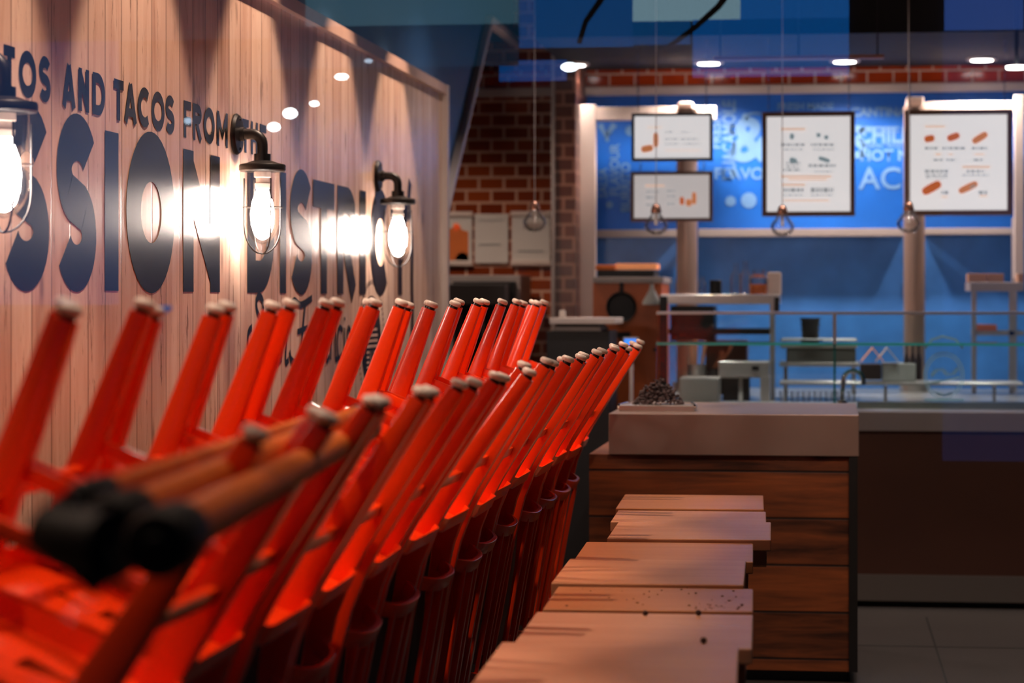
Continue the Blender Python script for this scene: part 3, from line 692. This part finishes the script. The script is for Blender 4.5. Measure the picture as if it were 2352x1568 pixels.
s3 = bx(MB(), 1604,526,2076,542, 14.06, .135).build('wall_shelf', GREYP, bevel=.003, label='long grey wall shelf between the two steel columns', cat='shelf')
for px, lb in ((1578,'round steel column behind the two small menu boards'), (2100,'round steel column left of the right edge board')):
    p = P(px, 700, 13.7); r = 24*13.7/F
    t = thing('steel_column', lb, 'column', (p.x, p.y, 0))
    MB().lathe([(0,kz),(r,kz),(r,P(1578,250,13.7).z),(0,P(1578,250,13.7).z)], 28).build('shaft', mat('column_metal', lin(176,150,136), .4, metal=.4), t, True)
    MB().lathe([(0,kz),(r*1.4,kz),(r*1.4,kz+.05),(0,kz+.05)], 28).build('collar', STEEL, t, True)
for px, w_, lb in ((1574,36,'white junction box on top of the left shelf frame'), (2102,40,'white junction box on top of the right shelf frame')):
    py = 234 if px < 1800 else 222
    bx(MB(), px-w_/2, py, px+w_/2, py+ (34 if px<1800 else 32), 13.72, .12).build('junction_box', WHITEP, bevel=.01, label=lb, cat='box')

# ------------------------------------------------------------------ hanging menu boards
def board(px0, py0, px1, py1, Y, label, screen, bars, blobs, chains, framem, fw=9, chtop=None):
    a = P(px0, py0, Y); b = P(px1, py1, Y); cx = (a.x+b.x)/2; cz_ = (a.z+b.z)/2; W = b.x-a.x; Hh = a.z-b.z; k = Y/F
    t = thing('menu_board', label, 'menu board', (cx, Y, b.z), group='hanging menu boards')
    f = fw*k
    m = MB()
    m.box(-W/2, W/2, 0, .04, 0, f); m.box(-W/2, W/2, 0, .04, Hh-f, Hh); m.box(-W/2, -W/2+f, 0, .04, f, Hh-f); m.box(W/2-f, W/2, 0, .04, f, Hh-f)
    m.build('frame', framem, t, bevel=.003)
    MB().box(-W/2+f, W/2-f, .012, .036, f, Hh-f).build('light_panel', screen, t)
    def loc(px, py): q = P(px, py, Y); return (q.x-cx, .010, q.z-b.z)
    if bars:
        m = MB()
        for (x0, y0, x1, hp) in bars:                 # lines of small print, built as rows of short words
            x = x0; RR = random.Random(int(x0*7+y0))
            while x < x1:
                ww = RR.uniform(4, 13); strip(m, [(x, y0), (min(x+ww, x1), y0)], hp, lambda p, q: tuple(loc(p, q))); x += ww + 2.5
        m.build('small_print', GREYB, t)
    if blobs[0]:
        m = MB()
        for (x0, y0, x1, hp) in blobs[0]: strip(m, [(x0, y0), (x1, y0)], hp, lambda p, q: tuple(loc(p, q)))
        m.build('heading_print', mat('pale_orange_print', lin(236,196,168), .7, emit=(.8,.58,.46,1), es=.75), t)
    for (cx_, cy_, rx, ry, an, m_) in blobs[1]:
        m = MB(); ca, sa = math.cos(an), math.sin(an)
        pts = []
        for q in range(16):
            u = 2*PI*q/16; e = .6; x = math.copysign(abs(math.cos(u))**e, math.cos(u))*rx; y = math.copysign(abs(math.sin(u))**e, math.sin(u))*ry
            pts.append((cx_ + x*ca - y*sa, cy_ + x*sa + y*ca))
        m.prism(pts, lambda p, q: Vector(loc(p, q)), lambda p, q: Vector(loc(p, q)) - Vector((0,.001,0)))
        m.build('food_picture', m_, t)
    for px in chains:
        m = MB(); x = P(px, 300, Y).x - cx; z = Hh; top = (chtop or SZ + .10) - b.z; j = 0
        while z < top - .001:
            z1 = min(z+.022, top)
            q = [(x + (.005*math.cos(2*PI*i/8) if j % 2 else 0), .02 + (0 if j % 2 else .005*math.cos(2*PI*i/8)), (z+z1)/2 + (z1-z)*.6*math.sin(2*PI*i/8)) for i in range(9)]
            m.tube(q, .0016, 5, cap=False); z = z1; j += 1
        m.build('chain', CHROME, t)
    return t
BRF = mat('board_frame_brown', lin(122,92,80), .45, noise=.15); DKF = mat('board_frame_dark', lin(62,62,74), .45, noise=.15)
OR1 = mat('salmon_print', lin(240,150,100), .6, emit=(.45, .16, .06, 1), es=.9, noise=.2, nscale=60); OR2 = mat('burnt_orange_print', lin(222,104,48), .6, emit=(.42, .10, .03, 1), es=.9, noise=.25, nscale=60); GB = mat('grey_blue_print', lin(120,140,146), .7, emit=(.18, .24, .26, 1), es=.9, noise=.2, nscale=60)
YD = 12.6
board(1450,260,1637,369, YD, 'small menu board with a salmon bottle and lime picture, upper of the two', SCREENM,
      [(1527,303,1545,3),(1565,303,1582,3),(1527,319,1556,3),(1562,319,1604,3),(1527,330,1560,2.5),(1570,330,1606,2.5)], ([(1486,292,1520,3),(1527,345,1610,2)], [(1506,321,6,17,0,OR1),(1486,341,14,8,-.2,OR1)]), (1465,1622), DKF, 7)
board(1448,394,1637,508, YD, 'small menu board with orange drinks picture, lower of the two', SCREENW,
      [(1484,440,1514,3),(1532,438,1550,3),(1484,453,1502,5),(1532,450,1550,3),(1484,470,1504,3),(1532,468,1548,3)], ([(1482,426,1526,5)], [(1566,461,5,9,0,OR2),(1582,465,7,8,0,OR1),(1594,455,5,14,0,OR1)]), (1470,1616), BRF, 8, P(1500,369,YD).z)
board(1750,257,1964,496, YD, 'square menu board with grey sketches, in the middle of the hanging boards', SCREENM,
      [(1793,332,1850,6),(1862,332,1918,6),(1800,343,1845,3),(1868,343,1916,3),(1805,374,1840,5),(1857,380,1922,7),(1800,390,1840,5),(1870,394,1912,3),(1800,436,1846,9),(1862,436,1915,11),(1800,448,1846,3),(1862,448,1915,3),(1805,382,1836,4)],
      ([(1793,296,1850,6),(1793,405,1910,6),(1795,424,1850,6),(1810,412,1900,4),(1800,460,1905,4)], [(1819,313,5,7,0,GB),(1880,310,5,5,.6,GB),(1898,315,5,5,.6,GB),(1822,368,9,6,.3,GB),(1893,366,14,5,.3,GB)]), (1765,1950), BRF, 11)
board(2078,252,2326,494, YD, 'large menu board with five orange food pictures, rightmost of the hanging boards', SCREENM,
      [(2124,340,2154,6),(2164,340,2218,6),(2232,340,2270,6),(2144,367,2166,5),(2174,367,2196,5),(2236,367,2258,5),(2124,393,2178,7),(2220,393,2262,6),(2126,402,2180,4),(2210,402,2272,3),(2126,408,2176,3),(2162,442,2180,8),(2248,442,2268,8)],
      ([(2124,290,2172,5),(2210,383,2275,6),(2148,354,2162,5),(2178,354,2190,4),(2238,354,2262,4),(2162,452,2178,4),(2250,450,2268,4)], [(2135,318,12,8,-.2,OR2),(2190,314,15,8,-.35,OR2),(2251,316,20,8,-.55,OR1),(2140,431,24,10,-.5,OR2),(2224,430,24,8,-.45,OR1),(2234,428,8,3,-.45,GB)]), (2090,2308), BRF, 12)

# ------------------------------------------------------------------ pendant bulbs over the counter
def pendant(px, py, Y, label):
    p = P(px, py, Y); t = thing('pendant_bulb', label, 'pendant lamp', (p.x, p.y, p.z), group='clear pendant bulbs over the counter')
    MB().lathe([(0,.055),(.012,.055),(.020,.045),(.026,.02),(.024,.012),(0,.012)], 20).build('socket', mat('copper_socket', lin(190,140,120), .2, metal=.8), t, True)
    MB().lathe([(.020,.013),(.024,.005),(.040,-.015),(.055,-.035),(.057,-.052),(.048,-.072),(.028,-.088),(.001,-.092)], 28).build('glass_bulb', CLEARB, t, True)
    MB().tube([(0,0,.012),(0,0,-.045)], .008, 8).build('filament_stem', GLIDE, t, True)
    top = 3.25 - p.z
    MB().tube([(0,0,.05),(0,0,top if Y < SY else SZ+.1-p.z)], .0025, 6).build('cord', GREYP, t)
    return t
for px, py, lb in ((1228,488,'clear pendant bulb hanging before the sheets on the brown tiles'),(1507,495,'clear pendant bulb in front of the lower small menu board'),(1797,498,'clear pendant bulb below the middle menu board'),(2087,490,'clear pendant bulb left of the large orange food board')):
    pendant(px, py, 11.5, lb)

# ------------------------------------------------------------------ kitchen downlights
spot_fixture((-1.15, 10.85, 3.238), 60, 110, 'added fill spotlight by the slanted wall opening', 'added fill spotlights at the kitchen side', col=(1,.8,.7), blend=.8)  # added lamp to brighten the slanted edge strip
for i, (px, py, e, lb) in enumerate([(1365,188,1,'leftmost downlight in the kitchen soffit'),(1650,186,1,'downlight above the two small menu boards'),(1937,181,1,'downlight above the middle menu board'),(2228,176,1,'downlight above the large menu board')]):
    q = PZ(px, py, SZ+.10); q.y = min(13.75, max(12.6, q.y)); 
    t = thing('soffit_downlight', lb, 'ceiling light', (q.x, q.y, SZ+.088), group='downlights in the kitchen soffit')
    MB().lathe([(.06,0),(.085,0),(.085,.012),(.06,.012)], 24).build('rim', WHITEP, t, True)
    MB().lathe([(0,-.006),(.06,-.004),(.062,.008),(0,.008)], 24).build('lens', LED, t, True)
    light('spot_light', 'SPOT', (0,0,-.02), KITCH, (1,.8,.68), t, spot_size=math.radians(140), spot_blend=.5, shadow_soft_size=.05)
for px, py, lb in ((2335,156,'round ceiling light at the right edge, before the soffit'),):
    q = P(px, py, 12.2); t = thing('ceiling_light', lb, 'ceiling light', (q.x, q.y, q.z))
    MB().lathe([(0,-.006),(.05,-.004),(.052,.008),(0,.008)], 24).build('lens', LED, t, True)
    MB().tube([(0,0,.008),(0,0,3.25-q.z)], .01, 8).build('stem', BLACKM, t)
# bridge beams and a cable tray under the dark ceiling
for i, (y, z, lb) in enumerate([(11.2, 3.02, 'dark steel beam across the ceiling, nearer the window'), (12.0, 2.94, 'dark steel beam across the ceiling beside the soffit')]):
    MB().box(WX+.0, 3.99, y, y+.12, z, 3.249).build('ceiling_beam', CEILM, label=lb, cat='beam', group='ceiling beams')
q0 = P(1640, 134, 11.9); q1 = P(2030, 126, 11.9)
cdt = MB().box(q0.x, q1.x, 11.88, 11.95, q0.z-.01, q0.z+.006).build('conduit', mat('conduit_brown', lin(150,96,70), .5), label='long brown conduit hung below the ceiling before the soffit', cat='pipe')
for x in (q0.x+.03, (q0.x+q1.x)/2, q1.x-.03): MB().box(x-.004, x+.004, 11.91, 11.918, q0.z+.006, 3.25).build('hanger', BLACKM, cdt)
for i, (x, y) in enumerate(((-2.4, 12.7),(-1.45, 12.85))):  # unseen lamps added to light up the brown tiles
    t = thing('tile_fill_spot', ('added fill spotlight before the brown tiled wall, left one','added fill spotlight before the brown tiled wall, right one')[i], 'ceiling light', (x, y, 3.238), group='added fill spotlights before the tiles')
    MB().lathe([(.036,0),(.05,0),(.05,.012),(.036,.012)], 24).build('rim', WHITEP, t, True)
    l = light('spot_light', 'SPOT', (0,0,-.012), 150, (1,.72,.54), t, spot_size=math.radians(120), spot_blend=.6, shadow_soft_size=.04)
# ------------------------------------------------------------------ sheets on the tiled wall
def sheet(px0, py0, px1, py1, label, framed, art=None):
    Y = YB - .02; k = Y/F
    t = thing('wall_notice', label, 'notice', (P((px0+px1)/2, py1, Y)), group='sheets on the tiled wall')
    o = P((px0+px1)/2, py1, Y)
    def l(px, py, d=0): q = P(px, py, Y) - o; q.y -= d; return q
    a = l(px0, py0); b = l(px1, py1)
    MB().box(a.x, b.x, 0, .018, b.z, a.z).build('sheet', PAPER, t)
    if framed:
        MB().box(a.x-.005, b.x+.005, -.012, .018, a.z-.03, a.z).build('top_clip', WHITEP, t, bevel=.004); MB().box(a.x-.005, b.x+.005, -.012, .018, b.z, b.z+.03).build('bottom_clip', WHITEP, t, bevel=.004)
    if art:
        for pts, m_ in art:
            m = MB(); m.prism(pts, lambda p, q: l(p, q, .001), lambda p, q: l(p, q, .003)); m.build('print', m_, t)
    return t
sheet(1022,486,1084,610,'framed orange poster next to the white sheets on the brown tiles', True, [([(1024,530),(1040,522),(1052,515),(1062,528),(1076,532),(1076,598),(1024,598)], ORP), ([(1045,598),(1050,585),(1062,578),(1074,584),(1078,598)], GREYI), ([(1040,515),(1050,512),(1058,520),(1046,532)], OR2)])
sheet(1090,491,1167,604,'plain white paper sheet between two clipped notices', False, [([(1100,504),(1156,504),(1156,507),(1100,507)], mat('faint_print', lin(190,190,190), .7)), ([(1100,560),(1150,560),(1150,563),(1100,563)], GREYI)])
sheet(1175,485,1263,609,'white notice in a clip holder, rightmost on the brown tiles', True, [([(1202,512),(1246,512),(1246,526),(1202,526)], mat('beige_print', lin(186,170,160), .7)), ([(1190,575),(1248,575),(1248,578),(1190,578)], GREYI)])

# ------------------------------------------------------------------ kitchen things
def obj(name, px0, py0, px1, py1, Y, dep, m, label, cat, bevel=.006, group=None):
    return bx(MB(), px0, py0, px1, py1, Y, dep).build(name, m, bevel=bevel, label=label, cat=cat, group=group)
# dark fridge against the tiles
fg = thing('display_fridge', 'black display fridge with grey surround below the wall sheets', 'fridge')
bx(MB(), 1030, 632, 1195, 1300, 13.6, .5).build('surround', GREYP, fg, bevel=.004)
bx(MB(), 1040, 646, 1183, 1290, 13.55, .1).build('door', BLACKM, fg, bevel=.004)
bx(MB(), 1015, 652, 1160, 700, 13.35, .2).build('hood', mat('hood_dark', lin(44,38,36), .5), fg, bevel=.004)
for px in (1040, 1046, 1056, 1108): bx(MB(), px, 690, px+2, 1000, 13.5, .02).build('grille_bar', GREYP, fg)
# till shelf with base
ts = thing('till_stand', 'dark till stand with a white top, behind the far end of the chair row', 'counter')
bx(MB(), 1262, 730, 1412, 744, 12.0, .5).build('top', WHITEP, ts, bevel=.004)
bx(MB(), 1275, 750, 1380, 760, 12.02, .4).build('drawer_edge', GREYP, ts, bevel=.003)
bx(MB(), 1255, 760, 1400, 1330, 12.05, .45).build('body', mat('till_dark', lin(26,24,26), .5), ts, bevel=.004)
bx(MB(), 1280, 744, 1376, 751, 12.06, .35).build('gap', BLACKM, ts)
obj('salt_shaker', 1284, 712, 1298, 730, 12.1, .04, GLIDE, 'small white shaker standing on the till stand', 'shaker', .008)
# orange cabinet / oven
oc = thing('orange_cabinet', 'orange painted oven cabinet left of the steel rack', 'cabinet')
bx(MB(), 1362, 648, 1520, 1000, 12.9, .6).build('body', COPPER, oc, bevel=.006)
bx(MB(), 1362, 636, 1524, 650, 12.88, .65).build('top', GREYP, oc, bevel=.004)
bx(MB(), 1500, 800, 1508, 806, 12.88, .03).build('knob', BLACKM, oc)
bx(MB(), 1418, 762, 1448, 776, 12.88, .02).build('vent', BLACKM, oc)
obj('black_tray', 1372, 620, 1502, 636, 12.95, .4, BLACKM, 'black tray on top of the orange cabinet', 'tray')
obj('orange_board', 1368, 608, 1412, 620, 12.97, .25, ORP, 'short orange board lying left on the black tray', 'board', .003)
obj('orange_board', 1414, 605, 1508, 618, 12.98, .25, OR1, 'long salmon board lying right on the black tray', 'board', .003)
pn = P(1428, 705, 12.898); pt = thing('frying_pan', 'black pan hanging on the front of the orange cabinet', 'pan', tuple(pn))
MB().lathe([(0,0),(.07,0),(.082,.03),(.078,.03),(.066,.006),(0,.006)], 28, M=Matrix.Rotation(PI/2, 4, 'X')).build('bowl', BLACKM, pt, True)
MB().tube([(0,-.01,.075),(0,-.01,.105),(0,-.01,.13)], [.014,.010,.012], 10).build('handle', BLACKM, pt, True)
fn = P(1497, 676, 12.85); ft = thing('funnel', 'grey metal funnel hanging beside the pan', 'funnel', tuple(fn))
MB().lathe([(.050,-.055),(.050,-.04),(.012,.03),(.010,.055),(0,.055)], 24).build('cone', CERAM, ft, True)
MB().tube([(-.0,0,.055),(-.01,.05,.075)], .004, 6).build('hook', BLACKM, ft)
# little payment terminal with blue screen
tm = thing('payment_terminal', 'small card terminal with glowing blue screen behind the last chair', 'terminal')
bx(MB(), 1430, 774, 1466, 812, 11.6, .03).build('casing', GREYP, tm, bevel=.004)
bx(MB(), 1434, 778, 1462, 797, 11.595, .006).build('screen', BLUES, tm)
bx(MB(), 1446, 812, 1454, 935, 11.62, .02).build('stalk', STEEL, tm)
pq = thing('prep_table', 'long steel prep table between the glass guard and the blue wall', 'table')
pz = P(1700, 926, 12.0).z; px0 = P(1528, 900, 12.0).x
MB().box(px0, 3.9, 11.97, 13.1, pz-.04, pz).build('top', STEEL, pq, bevel=.003)
MB().box(px0+.02, 3.9, 12.0, 13.08, 0, pz-.04).build('base', BLACKM, pq)
# steel pass rack
rk = thing('steel_rack', 'steel pass-through rack with dark uprights behind the glass guard', 'rack')
bx(MB(), 1516, 676, 1790, 698, 12.5, .5).build('top_shelf', STEEL, rk, bevel=.004)
bx(MB(), 1515, 680, 1532, 930, 12.48, .04).build('upright', BLACKM, rk, bevel=.003)
bx(MB(), 1768, 690, 1780, 930, 12.48, .04).build('upright', STEEL, rk, bevel=.003)
bx(MB(), 1778, 682, 1790, 716, 12.47, .04).build('bracket', BLACKM, rk, bevel=.003)
bx(MB(), 1540, 702, 1640, 782, 12.6, .35).build('warming_box', mat('dark_box', lin(40,38,40), .5), rk, bevel=.004)
bx(MB(), 1535, 755, 1770, 768, 12.55, .4).build('shelf', BLACKM, rk, bevel=.003)
def vessel(name, px, py0, py1, wpx, Y, m, label, cat, prof='jar', group=None, extra=None):
    b_ = P(px, py1, Y); k = Y/F; h = (py1-py0)*k; r = wpx*k/2
    pr = {'jar': [(0,0),(r*.9,0),(r,h*.08),(r,h*.65),(r*.6,h*.8),(r*.62,h*.98),(r*.0,h)], 'cup': [(0,0),(r*.8,0),(r,h),(r*.93,h),(r*.75,h*.06),(0,h*.06)],
          'bottle': [(0,0),(r,0),(r,h*.55),(r*.4,h*.75),(r*.4,h*.97),(r*.45,h),(0,h)], 'tub': [(0,0),(r,0),(r,h*.96),(r*.9,h),(0,h)]}[prof]
    o = MB().lathe(pr, 24).build(name, m, None, True, label=label, cat=cat, group=group, loc=tuple(b_))
    if extra:
        MB().lathe([(0,h*.02),(r*.85,h*.02),(r*.9,h*.4),(0,h*.4)], 20).build('contents', extra, o, True)
    return o
vessel('black_cup', 1644, 643, 676, 28, 12.6, BLACKM, 'black cup on top of the steel rack', 'cup', 'tub')
vessel('glass_jar', 1690, 604, 676, 26, 12.6, CLEARB, 'tall glass jar on the steel rack, left of the jars', 'jar', 'bottle', 'glass jars on the rack')
vessel('glass_jar', 1712, 600, 676, 26, 12.65, CLEARB, 'tall glass jar on the steel rack, between two others', 'jar', 'bottle', 'glass jars on the rack')
vessel('glass_jar', 1742, 618, 676, 44, 12.6, CLEARB, 'wide glass jar with orange contents on the steel rack', 'jar', 'jar', 'glass jars on the rack', extra=ORP)
obj('white_box', 1762, 625, 1794, 677, 12.7, .1, WHITEP, 'white upright box beside the orange jar on the rack', 'box')
vessel('small_jar', 1545, 638, 676, 18, 12.6, CLEARB, 'small glass jar at the left end of the rack top', 'jar', 'jar'); vessel('small_jar', 1612, 636, 676, 18, 12.62, CLEARB, 'small glass jar between the column and the black cup', 'jar', 'jar')
# utensils
up = thing('utensil_pot', 'steel pot of wooden spoons behind the glass guard', 'utensil pot', tuple(P(1600, 905, 12.2)))
k = 12.2/F
MB().lathe([(0,0),(20*k,0),(22*k,68*k),(20*k,68*k),(18*k,4*k),(0,4*k)], 24).build('pot', STEEL, up, True)
for dx, ex, ez in ((-5,3,125),(3,18,122),(-8,-6,118)): MB().tube([(dx*k,0,5*k),((dx+ex)*k*.8,0,ez*k*.8),((dx+ex)*k,0,ez*k)], [3*k,4*k,6*k], 8).build('spoon', mat('spoon_wood', lin(205,150,118), .5), up, True)
up2 = thing('spatula_pot', 'dark pot with brown spatulas next to the wooden spoons', 'utensil pot', tuple(P(1640, 905, 12.3)))
MB().lathe([(0,0),(22*k,0),(24*k,60*k),(0,60*k)], 24).build('pot', BLACKM, up2, True)
for dx, ex, ez in ((0,40,118),(-4,22,100)): MB().tube([(dx*k,0,55*k),((dx+ex)*k*.9,0,ez*k*.85),((dx+ex)*k,0,ez*k)], [4*k,4*k,7*k], 8).build('spatula', mat('brown_handle', lin(150,86,58), .5), up2, True)
obj('copper_pan', 1620, 782, 1715, 848, 12.8, .3, mat('brown_pan', lin(96,54,38), .5, noise=.2), 'low brown cooking box under the rack shelf', 'pan')
mc = thing('espresso_grinder', 'small steel appliance with black knob behind the glass', 'appliance')
bx(MB(), 1650, 830, 1766, 868, 12.1, .3).build('body', STEEL, mc, bevel=.006)
bx(MB(), 1660, 868, 1720, 920, 12.15, .2).build('recess', BLACKM, mc)
bx(MB(), 1696, 866, 1706, 922, 12.08, .05).build('spout_leg', CHROME, mc)
bx(MB(), 1746, 866, 1768, 922, 12.08, .25).build('side_leg', STEEL, mc)
kn = P(1735, 850, 12.08); MB().lathe([(0,0),(.018,0),(.016,.02),(0,.02)], 16, tuple(kn), None).build('knob', BLACKM, mc, True)
obj('food_pan', 1560, 868, 1650, 925, 11.6, .3, STEEL, 'steel food pan left of the small appliance', 'food pan')
for i, (py, w2) in enumerate(((730, 48), (742, 46), (754, 44), (766, 42))):
    vessel('bowl', 1861, py, py+13, w2, 12.8, mat('dark_bowl', lin(52,46,44), .5), 'dark bowl, %s of the stack of four before the blue wall' % ['topmost', 'second from the top', 'third from the top', 'lowest'][i], 'bowl', 'cup', 'stack of dark bowls')
sm_ = thing('bread_slicer', 'grey counter machine with a pale hood right of the glass post', 'appliance')
bx(MB(), 1792, 778, 1970, 800, 12.6, .35).build('hood', CERAM, sm_, bevel=.01)
bx(MB(), 1806, 800, 1966, 832, 12.62, .3).build('body', mat('machine_grey', lin(110,112,108), .4, metal=.3), sm_, bevel=.006)
bx(MB(), 1790, 832, 1975, 842, 12.55, .4).build('deck', STEEL, sm_, bevel=.003)
for px in (1800, 1956): bx(MB(), px, 842, px+9, 905, 12.6, .03).build('leg', STEEL, sm_)
bx(MB(), 1838, 780, 1890, 790, 12.55, .05).build('label_plate', BLACKM, sm_)
for i, (cx_, lb, mm) in enumerate(((2004,'folded salmon card standing on the dark box', OR1),(2038,'folded pale card right of the salmon card', WHITEP))):
    m = MB(); Y = 12.2; w_ = 26
    a = P(cx_-w_, 832, Y); b = P(cx_, 799, Y); c_ = P(cx_+w_, 832, Y)
    m.loft([[a, a+Vector((0,0,.006)), a+Vector((0,.16,.006)), a+Vector((0,.16,0))], [b-Vector((0,0,.004)), b+Vector((0,0,.004)), b+Vector((0,.16,.004)), b+Vector((0,.16,-.004))], [c_, c_+Vector((0,0,.006)), c_+Vector((0,.16,.006)), c_+Vector((0,.16,0))]])
    m.build('tent_card', mm, label=lb, cat='card', group='tent cards')
obj('dark_box', 1976, 836, 2024, 872, 12.2, .18, mat('box_brown', lin(50,36,34), .5), 'dark box under the folded cards', 'box')
obj('paper_stack', 2026, 834, 2104, 876, 12.25, .2, CERAM, 'pale stack of trays beside the dark box', 'trays')
ws = obj('work_shelf', 1790, 877, 2352, 886, 12.1, .4, STEEL, 'steel shelf running behind the glass guard', 'shelf', .003)
for px in (1800, 2030, 2280): bx(MB(), px, 886, px+8, 926, 12.15, .03).build('shelf_leg', STEEL, ws)
for i, (px, lb) in enumerate(((2082,'first small bottle left of the guard logo'),(2096,'second small bottle left of the guard logo'),(2110,'third small bottle, nearest the guard logo'))):
    vessel('sauce_bottle', px, 790, 872, 13, 12.3, mat('bottle_glass_%d' % i, lin(60,50,52), .15, coat=.8), lb, 'bottle', 'bottle', 'sauce bottles by the guard logo')
# blurred rail of dishes under the shelf
for i, px in enumerate(range(1800, 1960, 26)):
    vessel('glass_tumbler', px, 898, 922, 20, 11.9, CLEARB, 'clear tumbler in the row under the steel shelf', 'glass', 'cup', 'tumblers under the steel shelf')
# tap
fx = P(1935, 930, 11.45); tp_ = thing('tap', 'curved chrome tap standing on the serving counter', 'tap', tuple(Vector((fx.x, fx.y, zt2))))
zz = fx.z - zt2
MB().tube([(0,0,0),(0,0,.06),(.004,0,.10)] + [(.05-.046*math.cos(a), 0, .12+.045*math.sin(a)) for a in [math.radians(q) for q in range(0,181,20)]] + [(.098,0,.10)], .011, 14).build('spout', CHROME, tp_, True)
MB().lathe([(0,0),(.024,0),(.022,.025),(.016,.03),(0,.03)], 20).build('base', CHROME, tp_, True)
MB().tube([(0,-.01,.05),(.0,-.05,.075)], [.008,.006], 10).build('lever', CHROME, tp_, True)
# blue-grey rack at the right edge
rr_ = thing('side_rack', 'grey steel side rack with brown boxes at the right edge', 'rack')
bx(MB(), 2228, 648, 2352, 668, 13.2, .5).build('top', GREYP, rr_, bevel=.004)
bx(MB(), 2232, 668, 2243, 905, 13.2, .03).build('upright', GREYP, rr_); bx(MB(), 2318, 668, 2330, 905, 13.2, .03).build('upright', GREYP, rr_)
bx(MB(), 2240, 760, 2352, 770, 13.2, .4).build('shelf', GREYP, rr_)
for a, b, lb in ((2224,2266,'left brown carton on the side rack'),(2268,2306,'middle brown carton with a white cloth on the side rack'),(2338,2352,'brown carton cut by the right edge on the side rack')):
    obj('carton', a, 628, b, 648, 13.25, .2, mat('carton_%d' % a, lin(176,130,96), .7, noise=.1), lb, 'box', .003, 'cartons on the side rack')
obj('brown_packet', 2243, 745, 2290, 760, 13.25, .15, ORP, 'brown packet on the lower shelf of the side rack', 'packet', .003)

# ------------------------------------------------------------------ across the street: what the window glass mirrors
YS = -9.4                                             # facade plane; mirrored in the pane at Y = .603
YV = 2*.603 - YS
def mir(px, py, dy=0): q = P(px, py, YV + dy); return Vector((q.x, 2*.603 - q.y, q.z))
fac = thing('street_facade', 'dark building front across the street, mirrored in the shop window', 'building')
MB().box(-9, 9, YS-.3, YS-.05, -.2, 7).build('wall', BLACKM, fac)
lits = [  # added glowing panels for the blue reflections: px rectangle, colour, strength
 (1190,-60,1452,105,(.01,.13,.45),1.7),(1452,-60,1700,44,(.30,.5,.6),2.6),(1700,-60,1950,44,(.01,.14,.5),2.4),(1590,44,1950,172,(.0,.12,.46),2.1),(1452,48,1585,100,(.0,.12,.4),1.6),
 (1145,138,1300,184,(.0,.10,.42),1.9),(2170,-60,2352,66,(.05,.13,.5),2.0),(2165,70,2360,1060,(.01,.10,.42),.3),
 (-200,-100,270,700,(.01,.09,.3),1.0),(-200,-60,800,85,(.12,.2,.28),.45),(700,-60,1190,60,(.14,.35,.48),1.1),(620,62,1190,150,(.02,.12,.24),.5)]
for i, (a, b, c_, d, col, s) in enumerate(lits):
    q = mir(a, b); r_ = mir(c_, d); m_ = mat('reflection_glow_%d' % i, (.02,.02,.03,1), .5, emit=(*col, 1), es=s)
    o = MB().box(min(q.x,r_.x), max(q.x,r_.x), YS-.04+.002*i, YS-.034+.002*i, min(q.z,r_.z), max(q.z,r_.z)).build('reflection_panel', m_, fac)
gl = [(797,182,16,7),(735,243,11,6),(680,265,17,12),(643,296,15,10),(1315,160,20,10),(858,146,10,5),(448,282,9,8)]
LMP = mat('street_lamp_glow', (1,1,1,1), .4, emit=(.86,1,1,1), es=26); LMD = mat('street_lamp_dim', (1,1,1,1), .4, emit=(.6,.8,1,1), es=4)
for i, (px, py, rx, ry) in enumerate(gl):
    q = mir(px, py, .0); k = YV/F
    t = thing('street_light', 'white street light mirrored in the glass, ' + ['high over the planks, nearest the ceiling trim','right one of the lower three over the planks','largest of the spots over the planks','lowest bright spot right of the middle wall lamp','alone near the kitchen soffit','faint one at the top trim','faint one over the word FROM'][i], 'street light', (q.x, YS+.12, q.z), group='street lights mirrored in the glass')
    MB().ball((0,0,0), 1, (rx*k, .02, ry*k), 16).build('lamp_head', LMD if i > 4 else LMP, t, True)
    MB().tube([(0,0,0),(0,-.16,0)], .006, 6).build('bracket', BLACKM, t)
# bare branches between the glass and the facade
for pts, lb in (([(1690,-40),(1650,15),(1600,60),(1560,90),(1530,110),(1480,125),(1400,150),(1340,175)], 'bare dark branch mirrored in the glass, right one'), ([(1400,-60),(1380,0),(1345,50),(1330,100)], 'bare dark branch mirrored in the glass, left one')):
    MB().tube([mir(a, b, -.4) for a, b in pts], [.016,.014,.012,.011,.009,.007,.005,.004][:len(pts)], 8).build('branch', BLACKM, label=lb, cat='branch')
struct(MB().box(-9, 9, YS-.3, .5, -.25, -.06), 'ground_street', mat('street_asphalt', lin(40,40,44), .8))
